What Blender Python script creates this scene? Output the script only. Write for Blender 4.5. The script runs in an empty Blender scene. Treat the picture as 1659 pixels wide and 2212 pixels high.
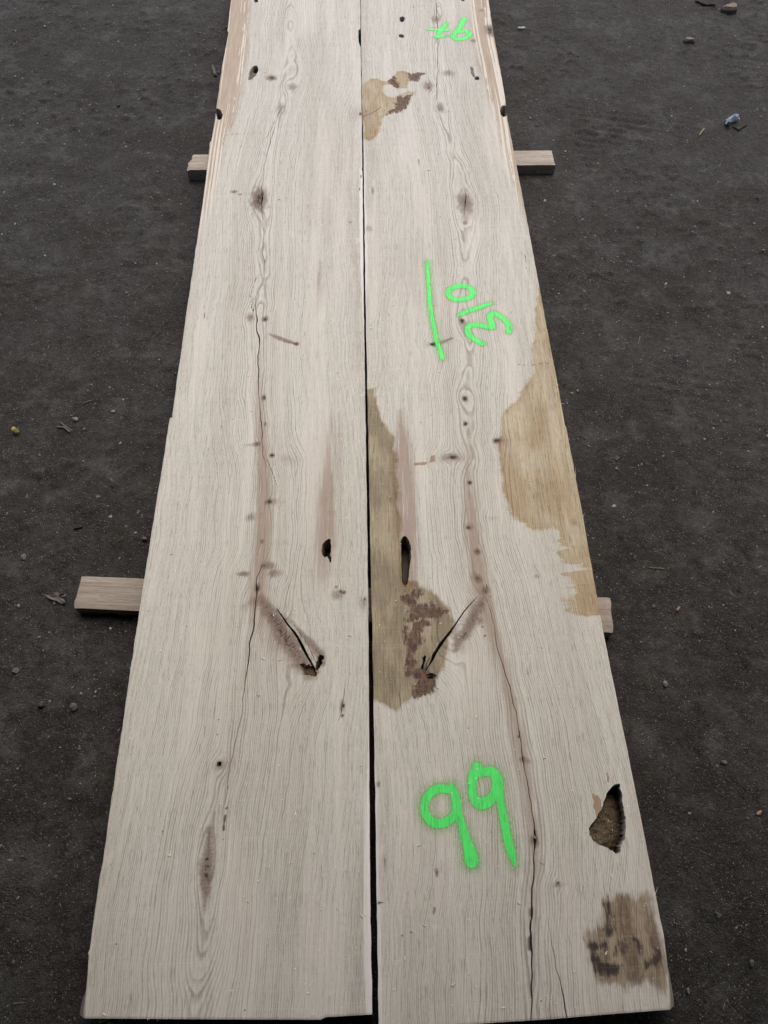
import bpy, math, random
import numpy as np
from mathutils import Vector

rad = math.radians
scene = bpy.context.scene
coll = scene.collection

# ------------------------------------------------------------------ camera
GROUND_Z = 0.0
LATH_Z = 0.030            # top of the bearers
TOP_Z = 0.085             # top face of the planks
CAM_H = TOP_Z + 1.50
PITCH = 61.0              # degrees below the horizon
YAW = -1.45
FPX, CX, CY = 1534.0, 829.5, 1106.0   # focal length and centre in picture units (1659 x 2212)

cam_d = bpy.data.cameras.new("camera")
cam_d.sensor_fit = 'VERTICAL'
cam_d.sensor_height = 36.0
cam_d.lens = FPX / 2212.0 * 36.0
cam_d.clip_start = 0.02
cam_d.clip_end = 200.0
cam = bpy.data.objects.new("camera", cam_d)
cam.location = (0, 0, CAM_H)
cam.rotation_euler = (rad(90 - PITCH), 0, rad(YAW))
coll.objects.link(cam)
scene.camera = cam

# ------------------------------------------------------------------ sky and sun
SUN_ELEV, SUN_AZ = 58.0, 14.0      # azimuth measured from +Y towards +X
world = bpy.data.worlds.new("World")
scene.world = world
world.use_nodes = True
wn = world.node_tree
wn.nodes.clear()
w_out = wn.nodes.new('ShaderNodeOutputWorld')
w_bg = wn.nodes.new('ShaderNodeBackground')
w_sky = wn.nodes.new('ShaderNodeTexSky')
w_sky.sky_type = 'NISHITA'
w_sky.sun_disc = False
w_sky.sun_elevation = rad(SUN_ELEV)
w_sky.sun_rotation = rad(SUN_AZ)
w_sky.air_density = 1.0
w_sky.dust_density = 5.2
w_sky.ozone_density = 1.0
w_bg.inputs['Strength'].default_value = 0.15
wn.links.new(w_sky.outputs[0], w_bg.inputs['Color'])
wn.links.new(w_bg.outputs[0], w_out.inputs['Surface'])

sun_d = bpy.data.lights.new("sun", 'SUN')
sun_d.energy = 0.8
sun_d.angle = rad(70)
sun_d.color = (1.0, 0.99, 0.955)
sun = bpy.data.objects.new("sun", sun_d)
az, el = rad(SUN_AZ), rad(SUN_ELEV)
to_sun = Vector((math.sin(az) * math.cos(el), math.cos(az) * math.cos(el), math.sin(el)))
sun.rotation_euler = to_sun.to_track_quat('Z', 'Y').to_euler()
sun.location = to_sun * 8
coll.objects.link(sun)

scene.view_settings.view_transform = 'Standard'
scene.view_settings.look = 'None'
scene.view_settings.exposure = 0.42
scene.view_settings.gamma = 1.0
scene.view_settings.use_curve_mapping = False
scene.render.engine = 'CYCLES'
scene.cycles.max_bounces = 5
scene.cycles.use_denoising = True
scene.cycles.denoising_prefilter = 'NONE'
scene.cycles.diffuse_bounces = 3
scene.cycles.glossy_bounces = 2
scene.cycles.transparent_max_bounces = 4

# ------------------------------------------------------------------ measuring helpers
_p, _y = rad(PITCH), rad(YAW)
_fh = np.array([-math.sin(_y), math.cos(_y), 0.0])
_r = np.array([math.cos(_y), math.sin(_y), 0.0])
_f = _fh * math.cos(_p) - np.array([0, 0, math.sin(_p)])
_u = _fh * math.sin(_p) + np.array([0, 0, math.cos(_p)])


def at(px, py, z=TOP_Z):
    """the real point on the level z that was measured at picture position px, py"""
    d = _f * FPX + _r * (px - CX) - _u * (py - CY)
    t = (z - CAM_H) / d[2]
    return np.array([d[0] * t, d[1] * t])


def at_many(pts, z=TOP_Z):
    return np.array([at(p[0], p[1], z) for p in pts])


def crop(ox, oy, k, pts):
    return [((ox + p[0] * k) / 1.8517, (oy + p[1] * k) / 1.8517) + tuple(p[2:]) for p in pts]


def scale_at(px, py, z=TOP_Z):
    """metres per picture unit across and along at a place"""
    a = at(px, py, z)
    return np.linalg.norm(at(px + 1, py, z) - a), np.linalg.norm(at(px, py + 1, z) - a)


# ------------------------------------------------------------------ numpy noise
_tab = np.random.default_rng(5).random((256, 256))


def vnoise(x, y, seed=0):
    x = np.asarray(x, float) + seed * 17.31
    y = np.asarray(y, float) + seed * 9.77
    xi = np.floor(x).astype(int); yi = np.floor(y).astype(int)
    fx = x - xi; fy = y - yi
    fx = fx * fx * (3 - 2 * fx); fy = fy * fy * (3 - 2 * fy)
    a = _tab[xi & 255, yi & 255]; b = _tab[(xi + 1) & 255, yi & 255]
    c = _tab[xi & 255, (yi + 1) & 255]; d = _tab[(xi + 1) & 255, (yi + 1) & 255]
    return (a * (1 - fx) + b * fx) * (1 - fy) + (c * (1 - fx) + d * fx) * fy


def fbm(x, y, seed=0, octv=4, gain=0.5):
    s = 0.0; a = 1.0; n = 0.0
    for o in range(octv):
        s = s + a * vnoise(np.asarray(x) * 2 ** o, np.asarray(y) * 2 ** o, seed + o * 3)
        n += a; a *= gain
    return s / n


def sstep(a, b, x):
    t = np.clip((x - a) / (b - a), 0, 1)
    return t * t * (3 - 2 * t)


def seg_dist(X, Y, pts, rads=None):
    """distance to a polyline minus its radius"""
    best = np.full(X.shape, 1e9)
    for i in range(len(pts) - 1):
        ax, ay = pts[i]; bx, by = pts[i + 1]
        dx, dy = bx - ax, by - ay
        L = dx * dx + dy * dy + 1e-12
        t = np.clip(((X - ax) * dx + (Y - ay) * dy) / L, 0, 1)
        d = np.hypot(X - ax - t * dx, Y - ay - t * dy)
        if rads is not None:
            d = d - (rads[i] * (1 - t) + rads[i + 1] * t)
        best = np.minimum(best, d)
    return best


def poly_sd(X, Y, pts):
    """signed distance to a polygon, negative inside"""
    inside = np.zeros(X.shape, bool)
    n = len(pts)
    for i in range(n):
        ax, ay = pts[i]; bx, by = pts[(i + 1) % n]
        cond = ((ay > Y) != (by > Y))
        xint = (bx - ax) * (Y - ay) / ((by - ay) if abs(by - ay) > 1e-12 else 1e-12) + ax
        inside ^= cond & (X < xint)
    d = seg_dist(X, Y, list(pts) + [pts[0]])
    return np.where(inside, -d, d)


# ------------------------------------------------------------------ mesh helpers
def make_mesh(name, verts, quads=None, tris=None, attrs=None, smooth=False):
    me = bpy.data.meshes.new(name)
    verts = np.asarray(verts, np.float32)
    parts = []
    if quads is not None and len(quads):
        parts.append((np.asarray(quads, np.int32), 4))
    if tris is not None and len(tris):
        parts.append((np.asarray(tris, np.int32), 3))
    nl = sum(p.size for p, _ in parts); nf = sum(len(p) for p, _ in parts)
    me.vertices.add(len(verts)); me.vertices.foreach_set('co', verts.ravel())
    me.loops.add(nl)
    me.loops.foreach_set('vertex_index', np.concatenate([p.ravel() for p, _ in parts]))
    me.polygons.add(nf)
    starts = []; s = 0
    for p, k in parts:
        starts.append(s + np.arange(len(p)) * k); s += p.size
    me.polygons.foreach_set('loop_start', np.concatenate(starts).astype(np.int32))
    me.polygons.foreach_set('use_smooth', np.full(nf, smooth))
    me.update(calc_edges=True)
    for k, v in (attrs or {}).items():
        v = np.asarray(v, np.float32)
        if v.ndim == 1:
            a = me.attributes.new(k, 'FLOAT', 'POINT'); a.data.foreach_set('value', v)
        else:
            a = me.attributes.new(k, 'FLOAT_VECTOR', 'POINT'); a.data.foreach_set('vector', v.ravel())
    return me


def link(name, me, mat, parent=None, loc=None):
    o = bpy.data.objects.new(name, me)
    if mat is not None:
        me.materials.clear(); me.materials.append(mat)
    coll.objects.link(o)
    if parent is not None:
        o.parent = parent
    if loc is not None:
        o.location = loc
    return o


def tag(o, label=None, cat=None, group=None, kind=None):
    if label: o['label'] = label
    if cat: o['category'] = cat
    if group: o['group'] = group
    if kind: o['kind'] = kind
    return o


# ------------------------------------------------------------------ node helper
class NT:
    def __init__(self, name):
        self.mat = bpy.data.materials.new(name)
        self.mat.use_nodes = True
        self.t = self.mat.node_tree
        self.t.nodes.clear()
        self.out = self.t.nodes.new('ShaderNodeOutputMaterial')
        self.b = self.t.nodes.new('ShaderNodeBsdfPrincipled')
        self.t.links.new(self.b.outputs[0], self.out.inputs['Surface'])
        tc = self.t.nodes.new('ShaderNodeTexCoord')
        self.obj = tc.outputs['Object']

    def put(self, sock, v):
        if v is None:
            return
        if isinstance(v, bpy.types.NodeSocket):
            self.t.links.new(v, sock)
        elif isinstance(v, (tuple, list)):
            sock.default_value = tuple(v) + ((1.0,) if len(v) == 3 and len(sock.default_value) == 4 else ())
        else:
            sock.default_value = v

    def m(self, op, a, b=None, c=None, clamp=False):
        n = self.t.nodes.new('ShaderNodeMath'); n.operation = op; n.use_clamp = clamp
        self.put(n.inputs[0], a); self.put(n.inputs[1], b); self.put(n.inputs[2], c)
        return n.outputs[0]

    def ss(self, v, a, b, lo=0.0, hi=1.0):
        n = self.t.nodes.new('ShaderNodeMapRange'); n.interpolation_type = 'SMOOTHSTEP'
        self.put(n.inputs['Value'], v); self.put(n.inputs['From Min'], a); self.put(n.inputs['From Max'], b)
        self.put(n.inputs['To Min'], lo); self.put(n.inputs['To Max'], hi)
        return n.outputs[0]

    def vmul(self, v, s):
        n = self.t.nodes.new('ShaderNodeMapping'); self.put(n.inputs['Vector'], v)
        n.inputs['Scale'].default_value = s
        return n.outputs[0]

    def noise(self, v, scale, detail=3, rough=0.55, dist=0.0, loc=(0, 0, 0), sc=(1, 1, 1)):
        mp = self.t.nodes.new('ShaderNodeMapping'); self.put(mp.inputs['Vector'], v)
        mp.inputs['Scale'].default_value = sc; mp.inputs['Location'].default_value = loc
        n = self.t.nodes.new('ShaderNodeTexNoise'); self.t.links.new(mp.outputs[0], n.inputs['Vector'])
        n.inputs['Scale'].default_value = scale; n.inputs['Detail'].default_value = detail
        n.inputs['Roughness'].default_value = rough; n.inputs['Distortion'].default_value = dist
        return n.outputs['Fac']

    def voro(self, v, scale, sc=(1, 1, 1), feature='F1', rnd=1.0):
        mp = self.t.nodes.new('ShaderNodeMapping'); self.put(mp.inputs['Vector'], v)
        mp.inputs['Scale'].default_value = sc
        n = self.t.nodes.new('ShaderNodeTexVoronoi'); self.t.links.new(mp.outputs[0], n.inputs['Vector'])
        n.feature = feature
        n.inputs['Scale'].default_value = scale; n.inputs['Randomness'].default_value = rnd
        return n

    def wnoise1(self, w):
        n = self.t.nodes.new('ShaderNodeTexWhiteNoise'); n.noise_dimensions = '1D'
        self.put(n.inputs['W'], w)
        return n.outputs['Value']

    def attr(self, name):
        n = self.t.nodes.new('ShaderNodeAttribute'); n.attribute_name = name
        return n.outputs['Fac']

    def attrc(self, name):
        n = self.t.nodes.new('ShaderNodeAttribute'); n.attribute_name = name
        return n.outputs['Vector']

    def mix(self, f, a, b, mode='MIX'):
        n = self.t.nodes.new('ShaderNodeMix'); n.data_type = 'RGBA'; n.blend_type = mode
        self.put(n.inputs[0], f); self.put(n.inputs[6], a); self.put(n.inputs[7], b)
        return n.outputs[2]

    def bump(self, h, strength, dist, normal=None):
        n = self.t.nodes.new('ShaderNodeBump')
        n.inputs['Strength'].default_value = strength; n.inputs['Distance'].default_value = dist
        self.put(n.inputs['Height'], h); self.put(n.inputs['Normal'], normal)
        return n.outputs[0]

    def fin(self, color, rough=0.8, spec=0.3, normal=None):
        self.put(self.b.inputs['Base Color'], color)
        self.put(self.b.inputs['Roughness'], rough)
        self.put(self.b.inputs['Specular IOR Level'], spec)
        if normal is not None:
            self.put(self.b.inputs['Normal'], normal)
        return self.mat


# ------------------------------------------------------------------ oak material
def grain_lines(N, ring, obj):
    """dark early-wood bands from the growth-ring field; returns (line strength, pore dashes, fine noise)"""
    ph = ring
    fl = N.m('FLOOR', ph)
    fr = N.m('FRACT', ph)
    rnd = N.wnoise1(fl)
    up = N.ss(fr, 0.0, 0.16)
    dn = N.ss(fr, 0.22, 0.80, 1.0, 0.0)
    line = N.m('MULTIPLY', up, dn)
    line = N.m('MULTIPLY', line, N.m('MULTIPLY_ADD', rnd, 0.95, 0.14))
    brk = N.noise(obj, 1.0, 2, 0.6, sc=(150, 9, 1))
    line = N.m('MULTIPLY', line, N.ss(brk, 0.25, 0.62, 0.35, 1.0))
    pore = N.noise(obj, 1.0, 2, 0.6, sc=(540, 26, 1))
    pore = N.ss(pore, 0.56, 0.72)
    fine = N.noise(obj, 1.0, 4, 0.65, sc=(280, 8, 1))
    return line, pore, fine


def oak_material(name):
    N = NT(name)
    o = N.obj
    ring = N.attr('ring')
    line, pore, fine = grain_lines(N, ring, o)
    pale = (0.536, 0.528, 0.472)
    base = N.mix(N.m('MULTIPLY', line, 0.84, clamp=True), pale, (0.212, 0.188, 0.155))
    base = N.mix(N.ss(fine, 0.30, 0.75, 0.0, 0.50), base, (0.318, 0.300, 0.256))
    base = N.mix(N.m('MULTIPLY', pore, 0.55), base, (0.130, 0.107, 0.088))
    fuzz = N.noise(o, 1.0, 3, 0.7, sc=(620, 130, 1))
    base = N.mix(N.ss(fuzz, 0.50, 0.72, 0.0, 0.34), base, (0.215, 0.178, 0.142))
    base = N.mix(N.ss(fuzz, 0.46, 0.26, 0.0, 0.34), base, (0.68, 0.645, 0.575))
    # broad tone changes that follow the grain
    big = N.attr('tone')
    base = N.mix(N.ss(big, 0.38, 0.70, 0.0, 0.36), base, (0.80, 0.765, 0.735), 'MULTIPLY')
    big2 = N.attr('tone_pale')
    base = N.mix(N.ss(big2, 0.52, 0.75, 0.0, 0.30), base, (0.60, 0.56, 0.505))
    # ray flecks
    fl = N.noise(o, 1.0, 2, 0.5, sc=(95, 48, 1), dist=0.8, loc=(2, 5, 0))
    fl = N.m('MULTIPLY', N.ss(fl, 0.58, 0.70), N.attr('fleck'))
    base = N.mix(N.m('MULTIPLY', fl, 0.38), base, (0.58, 0.535, 0.475))
    # saw marks across the board
    sawm = N.noise(o, 1.0, 2, 0.7, sc=(1.2, 330, 1))
    base = N.mix(N.m('MULTIPLY', N.ss(sawm, 0.50, 0.78, 0.0, 0.26), N.ss(N.attr('blotch'), .38, .62)), base, (0.62, 0.57, 0.50))

    ns = N.attr('ragged')
    nstr = N.noise(o, 1.0, 3, 0.6, sc=(190, 7, 1))
    ncross = N.noise(o, 1.0, 3, 0.6, sc=(12, 190, 1))

    def mask(attr, amp, n, soft=0.05):
        v = N.m('ADD', N.attr(attr), N.m('MULTIPLY', N.m('SUBTRACT', n, 0.5), amp))
        return N.ss(v, 0.5 - soft, 0.5 + soft)
    # rosy streak along the pith and beside the insect galleries
    pk = N.m('MULTIPLY', N.m('MINIMUM', N.attr('mauve'), 1.0), N.ss(N.m('ADD', nstr, N.m('MULTIPLY', N.attr('mauve'), 0.16)), 0.38, 0.66))
    base = N.mix(N.m('MULTIPLY', pk, 0.66), base, (0.230, 0.160, 0.118))
    # brown outer sapwood with pale streaks
    stre = N.attr('streak')
    sap = mask('sap', 1.1, N.mix(0.5, nstr, stre), 0.22)
    sapn = nstr
    sapc = N.mix(N.ss(sapn, 0.35, 0.7), (0.375, 0.292, 0.212), (0.275, 0.205, 0.145))
    sapc = N.mix(N.m('MULTIPLY', N.ss(N.m('ADD', stre, N.m('MULTIPLY', N.m('SUBTRACT', nstr, 0.5), 0.14)), 0.530, 0.575), 0.92), sapc, (0.60, 0.555, 0.475))
    base = N.mix(N.m('MULTIPLY', sap, 0.78), base, sapc)
    # pale fresh strip along sawn edge
    wh = mask('white', 0.8, nstr, 0.22)
    base = N.mix(N.m('MULTIPLY', wh, 0.60), base, (0.70, 0.69, 0.665))
    # damp stains: tan, olive, brown
    t1 = mask('tan', 0.90, N.mix(0.5, nstr, ncross), 0.20)
    t1 = N.m('MULTIPLY', t1, N.ss(N.attr('cloudy'), 0.30, 0.55, 0.82, 1.0))
    tv = N.attr('blotch')
    tanc = N.mix(N.ss(tv, 0.35, 0.68), (0.86, 0.775, 0.60), (0.70, 0.575, 0.40))
    tanm = N.mix(0.12, base, (0.455, 0.385, 0.315))
    base = N.mix(N.m('MULTIPLY', t1, 0.97), base, N.mix(1.0, tanm, tanc, 'MULTIPLY'))

    def tide(attr, col, amt):
        v = N.m('ADD', N.attr(attr), N.m('MULTIPLY', N.m('SUBTRACT', ns, 0.5), 0.5))
        band = N.m('MULTIPLY', N.ss(v, 0.48, 0.60), N.ss(v, 0.62, 0.95, 1.0, 0.0))
        return N.mix(N.m('MULTIPLY', band, amt), base, col, 'MULTIPLY')
    base = tide('tan', (0.84, 0.72, 0.54), 0.40)
    t2 = mask('olive', 0.80, N.mix(0.6, ns, nstr), 0.20)
    olc = N.mix(N.ss(tv, 0.35, 0.68), (0.70, 0.635, 0.49), (0.46, 0.405, 0.30))
    olm = N.mix(0.10, base, (0.42, 0.36, 0.295))
    base = N.mix(N.m('MULTIPLY', t2, 0.96), base, N.mix(1.0, olm, olc, 'MULTIPLY'))
    base = tide('olive', (0.84, 0.72, 0.55), 0.35)
    rus = mask('rust', 0.30, ns, 0.10)
    base = N.mix(N.m('MULTIPLY', rus, 0.72), base, N.mix(N.ss(nstr, 0.3, 0.7), (0.175, 0.092, 0.040), (0.265, 0.150, 0.062)))
    bn = N.noise(o, 1.0, 4, 0.66, sc=(130, 62, 1), dist=0.6)
    br = N.m('MULTIPLY', N.ss(N.m('ADD', N.attr('brown'), N.m('MULTIPLY', N.m('SUBTRACT', bn, 0.5), 1.5)), 0.12, 0.52), N.ss(N.attr('brown'), 0.02, 0.16))
    brn = N.m('SUBTRACT', 1.0, bn)
    brc = N.mix(N.ss(brn, 0.35, 0.66), (0.052, 0.031, 0.027), (0.150, 0.092, 0.062))
    base = N.mix(N.m('MULTIPLY', br, 0.93), base, brc)
    ol2 = mask('wet', 1.0, N.mix(0.6, ns, nstr), 0.24)
    wv = N.m('ADD', N.m('MULTIPLY', N.attr('cloudy'), 0.55), N.m('MULTIPLY', bn, 0.45))
    wc = N.mix(N.ss(wv, 0.36, 0.66), (0.62, 0.53, 0.41), (0.30, 0.222, 0.178))
    wm = N.mix(0.10, base, (0.42, 0.345, 0.275))
    base = N.mix(N.m('MULTIPLY', ol2, 0.96), base, N.mix(1.0, wm, wc, 'MULTIPLY'))
    ink = N.ss(N.m('ADD', N.attr('ink'), N.m('MULTIPLY', N.m('SUBTRACT', N.mix(0.5, bn, nstr), 0.5), 1.7)), 0.20, 0.72)
    ink = N.m('MULTIPLY', ink, N.ss(N.attr('ink'), 0.02, 0.2))
    base = N.mix(N.m('MULTIPLY', ink, 0.92), base, (0.028, 0.018, 0.020))
    anyst = N.m('MAXIMUM', t1, N.m('MAXIMUM', t2, ol2))
    base = N.mix(N.m('MULTIPLY', anyst, N.m('MAXIMUM', N.ss(fine, 0.42, 0.72, 0.0, 0.38), N.m('MULTIPLY', pore, 0.65))), base, (0.50, 0.44, 0.36), 'MULTIPLY')
    base = N.mix(N.m('MULTIPLY', anyst, N.ss(ncross, 0.52, 0.74, 0.0, 0.12)), base, (0.50, 0.44, 0.34))
    # knots
    kn = N.attr('knot')
    knn = N.noise(o, 1.0, 4, 0.68, sc=(190, 110, 1), dist=1.6)
    kv = N.m('MULTIPLY', kn, N.m('MULTIPLY_ADD', knn, 1.8, 0.10))
    base = N.mix(N.ss(kv, 0.05, 0.62, 0.0, 0.78), base, (0.150, 0.104, 0.080))
    base = N.mix(N.ss(kv, 0.62, 1.05, 0.0, 0.93), base, (0.022, 0.015, 0.013))
    # hairline cracks, the shade inside them painted as dark brown lines
    sc = N.attr('check')
    base = N.mix(N.ss(sc, 0.35, 0.9, 0.0, 0.90), base, (0.055, 0.034, 0.028))
    # worm specks
    vo = N.voro(o, 34.0, sc=(1, 0.8, 0))
    hit = N.ss(vo.outputs['Distance'], 0.028, 0.062, 1.0, 0.0)
    sep = N.t.nodes.new('ShaderNodeSeparateColor'); N.t.links.new(vo.outputs['Color'], sep.inputs[0])
    hit = N.m('MULTIPLY', hit, N.ss(sep.outputs[0], 0.80, 0.83))
    base = N.mix(N.m('MULTIPLY', hit, 0.85), base, (0.045, 0.030, 0.024))
    # rotten pockets; shade inside cracks and holes painted near black
    rot = N.attr('rot')
    rn = N.noise(o, 420, 3, 0.7)
    rotc = N.mix(N.ss(rn, 0.38, 0.66), (0.030, 0.021, 0.013), (0.160, 0.116, 0.062))
    base = N.mix(rot, base, rotc)
    dark = N.attr('gallery_shade')
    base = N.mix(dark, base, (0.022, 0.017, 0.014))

    h = N.m('ADD', N.m('MULTIPLY', fine, -0.8), N.m('MULTIPLY', rn, N.m('MULTIPLY', rot, 3.0)))
    nrm = N.bump(h, 0.55, 0.0012)
    rough = N.m('SUBTRACT', 0.80, N.m('MULTIPLY', ol2, 0.12))
    return N.fin(base, rough, 0.22, nrm)


# ------------------------------------------------------------------ ground material
def ground_material():
    N = NT('packed_earth')
    o = N.obj
    a = N.noise(o, 3.4, 8, 0.76)
    b = N.noise(o, 15.0, 6, 0.76, loc=(3, 1, 0))
    c = N.noise(o, 70.0, 4, 0.72)
    d = N.noise(o, 30.0, 4, 0.70, loc=(5, 9, 0), sc=(1, 0.6, 1))
    col = N.mix(N.ss(a, 0.40, 0.60), (0.0235, 0.0208, 0.0172), (0.0430, 0.0418, 0.0385))
    col = N.mix(N.ss(b, 0.40, 0.62, 0.0, 0.70), col, (0.0160, 0.0150, 0.0130))
    col = N.mix(N.ss(d, 0.56, 0.70, 0.0, 0.75), col, (0.0088, 0.0080, 0.0068))
    col = N.mix(N.ss(c, 0.42, 0.72, 0.0, 0.62), col, (0.0125, 0.0115, 0.0098))
    pale = N.noise(o, 7.5, 8, 0.80, loc=(8, 4, 0))
    col = N.mix(N.ss(pale, 0.50, 0.64, 0.0, 0.42), col, (0.082, 0.082, 0.078))
    # embedded grit
    for scl, lo, hi, thr, colr in ((210, 0.10, 0.34, 0.66, (0.24, 0.235, 0.22)), (420, 0.12, 0.42, 0.48, (0.135, 0.128, 0.116)),
                                   (110, 0.06, 0.24, 0.86, (0.22, 0.222, 0.222))):
        v = N.voro(o, scl, sc=(1, 1, 0.0))
        sep = N.t.nodes.new('ShaderNodeSeparateColor'); N.t.links.new(v.outputs['Color'], sep.inputs[0])
        d = N.ss(v.outputs['Distance'], lo, hi, 1.0, 0.0)
        k = N.m('MULTIPLY', d, N.ss(sep.outputs[0], thr, min(1.0, thr + 0.18)))
        k = N.m('MULTIPLY', k, N.ss(b, 0.30, 0.62, 0.25, 1.0))
        col = N.mix(N.m('MULTIPLY', k, 0.85), col, colr)
    h = N.m('ADD', N.m('MULTIPLY', c, 1.0), N.m('MULTIPLY', N.noise(o, 240.0, 3, 0.7), 0.5))
    nrm = N.bump(h, 0.9, 0.008)
    return N.fin(col, 0.72, 0.16, nrm)


def simple_material(name, c1, c2, scale=60.0, sc=(1, 1, 1), rough=0.8, spec=0.25, bump=0.4, dist=0.001, detail=4):
    N = NT(name)
    n = N.noise(N.obj, scale, detail, 0.62, sc=sc)
    col = N.mix(N.ss(n, 0.32, 0.68), c1, c2)
    return N.fin(col, rough, spec, N.bump(n, bump, dist))


def tint_material(name, rough=0.85, spec=0.25):
    """colour of each fragment comes with the fragment (attribute tint)"""
    N = NT(name)
    n = N.noise(N.obj, 380.0, 3, 0.6)
    col = N.mix(1.0, N.attrc('tint'), N.mix(n, (0.7, 0.7, 0.7), (1.15, 1.15, 1.15)), 'MULTIPLY')
    return N.fin(col, rough, spec)


MAT_GROUND = ground_material()

# ------------------------------------------------------------------ ground
def ground_height(x, y):
    h = (fbm(x * 1.3, y * 1.3, 2, 4) - 0.5) * 0.020
    h = h + (fbm(x * 9, y * 9, 7, 4) - 0.5) * 0.007
    clod = fbm(x * 34, y * 34, 11, 3)
    h = h + np.maximum(clod - 0.56, 0) * 0.026 * sstep(.4, .6, vnoise(x * 3, y * 3, 91)) + (fbm(x * 90, y * 90, 21, 2) - 0.5) * 0.0035
    # boot and tyre tracks pressed into the right-hand side
    tr = np.sin((y + 0.25 * x) * 2 * np.pi / 0.038) * sstep(0.60, 0.75, vnoise(x * 2.2, y * 1.7, 31))
    h = h - np.maximum(tr, 0) * 0.003 * sstep(.45, .6, vnoise(x * 9, y * 9, 33)) * (x > 0.75)
    near = ((np.abs(x) < 2.2) & (y > -0.8) & (y < 4.5))
    return np.where(near, np.clip(h - 0.006, -0.030, 0.0125), -0.006)


def build_ground():
    step = 0.009
    xs = np.concatenate([np.linspace(-30, -2.2, 12)[:-1], np.arange(-2.2, 2.2001, step), np.linspace(2.2, 30, 12)[1:]])
    ys = np.concatenate([np.linspace(-30, -0.7, 12)[:-1], np.arange(-0.7, 4.4001, step), np.linspace(4.4, 40, 12)[1:]])
    X, Y = np.meshgrid(xs, ys)
    Z = ground_height(X, Y)
    nx, ny = len(xs), len(ys)
    idx = np.arange(nx * ny).reshape(ny, nx)
    q = np.stack([idx[:-1, :-1], idx[:-1, 1:], idx[1:, 1:], idx[1:, :-1]], -1).reshape(-1, 4)
    me = make_mesh('ground', np.stack([X, Y, Z], -1).reshape(-1, 3), q, smooth=True)
    tag(link('ground', me, MAT_GROUND), kind='structure', label='dark trodden earth with grit around and under the planks')


build_ground()


# ------------------------------------------------------------------ unseen roof and walls, added behind the camera to darken the near end
def build_shade_blockers():
    m = simple_material('shade_blocker_boards', (.16, .13, .10), (.09, .075, .06), 1.0, (6, 6, 40))
    def slab(name, x0, x1, y0, y1, z0, z1, dz=0.0):
        V = [(x0, y0, z0), (x1, y0, z0), (x1, y1, z0 + dz), (x0, y1, z0 + dz), (x0, y0, z1), (x1, y0, z1), (x1, y1, z1 + dz), (x0, y1, z1 + dz)]
        q = [(0, 3, 2, 1), (4, 5, 6, 7), (0, 1, 5, 4), (1, 2, 6, 5), (2, 3, 7, 6), (3, 0, 4, 7)]
        return tag(link(name, make_mesh(name, np.array(V, float), q), m), kind='structure')
    slab('shade_blocker_roof', -3.0, 6.0, -5.0, 1.15, 2.10, 2.18, 0.28)
    slab('shade_blocker_wall', -3.0, 6.0, -5.2, -5.0, -0.05, 2.10)
    slab('shade_blocker_wall', -2.7, -2.6, -5.0, 0.8, -0.05, 2.09)


build_shade_blockers()

# ------------------------------------------------------------------ planks
def interp_curve(pts, z=TOP_Z):
    """picture points ordered from far to near -> function x(y) in metres"""
    P = at_many(pts, z)
    o = np.argsort(P[:, 1])
    ys, xs = P[o, 1], P[o, 0]

    def f(y):
        y = np.asarray(y, float)
        # smooth by averaging neighbouring samples
        s = 0
        for k in (-0.03, -0.015, 0, 0.015, 0.03):
            s = s + np.interp(y + k, ys, xs)
        return s / 5
    return f


def edge_curve(pts):
    P = at_many(pts)
    o = np.argsort(P[:, 1])
    ys, xs = P[o, 1], P[o, 0]
    return lambda y: np.interp(y, ys, xs)


def y_of(py):
    return at(CX, py)[1]


class Plank:
    pass


def plank_fields(S, X, Y):
    """growth rings bent round the knots"""
    u = X - S.pith(Y)
    for (kx, ky, sx, sy, A) in S.knots_m:
        dx = (X - kx) / sx; dy = (Y - ky) / sy
        u = u - A * sx * dx * np.exp(-(dx * dx + dy * dy))
    h = np.interp(Y, S.h_y, S.h_v)
    warp = (fbm(X * 9, Y * 0.9, S.seed, 3) - 0.5) * 0.030 + (fbm(X * 40, Y * 5, S.seed + 4, 2) - 0.5) * 0.0045
    wig = (fbm(X * 5, Y * 9, S.seed + 9, 3) - 0.5) * 0.019
    h = h * (1 + 1.5 * (fbm(Y * 7, Y * 0 + 4.4, S.seed + 19, 3) - 0.5)) + 0.004 * (fbm(X * 30, Y * 12, S.seed + 23, 2) - 0.5)
    r = np.sqrt((u + wig) ** 2 + h ** 2) + warp * np.clip(np.abs(u) / 0.05, 0.15, 1.0)
    phase = r / 0.0068 + (np.maximum(r, 0) / 0.28) ** 2 * 34.0
    phase = phase + 0.55 * fbm(X * 60, Y * 7, S.seed + 50, 3, 0.6)
    return phase, u


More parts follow.
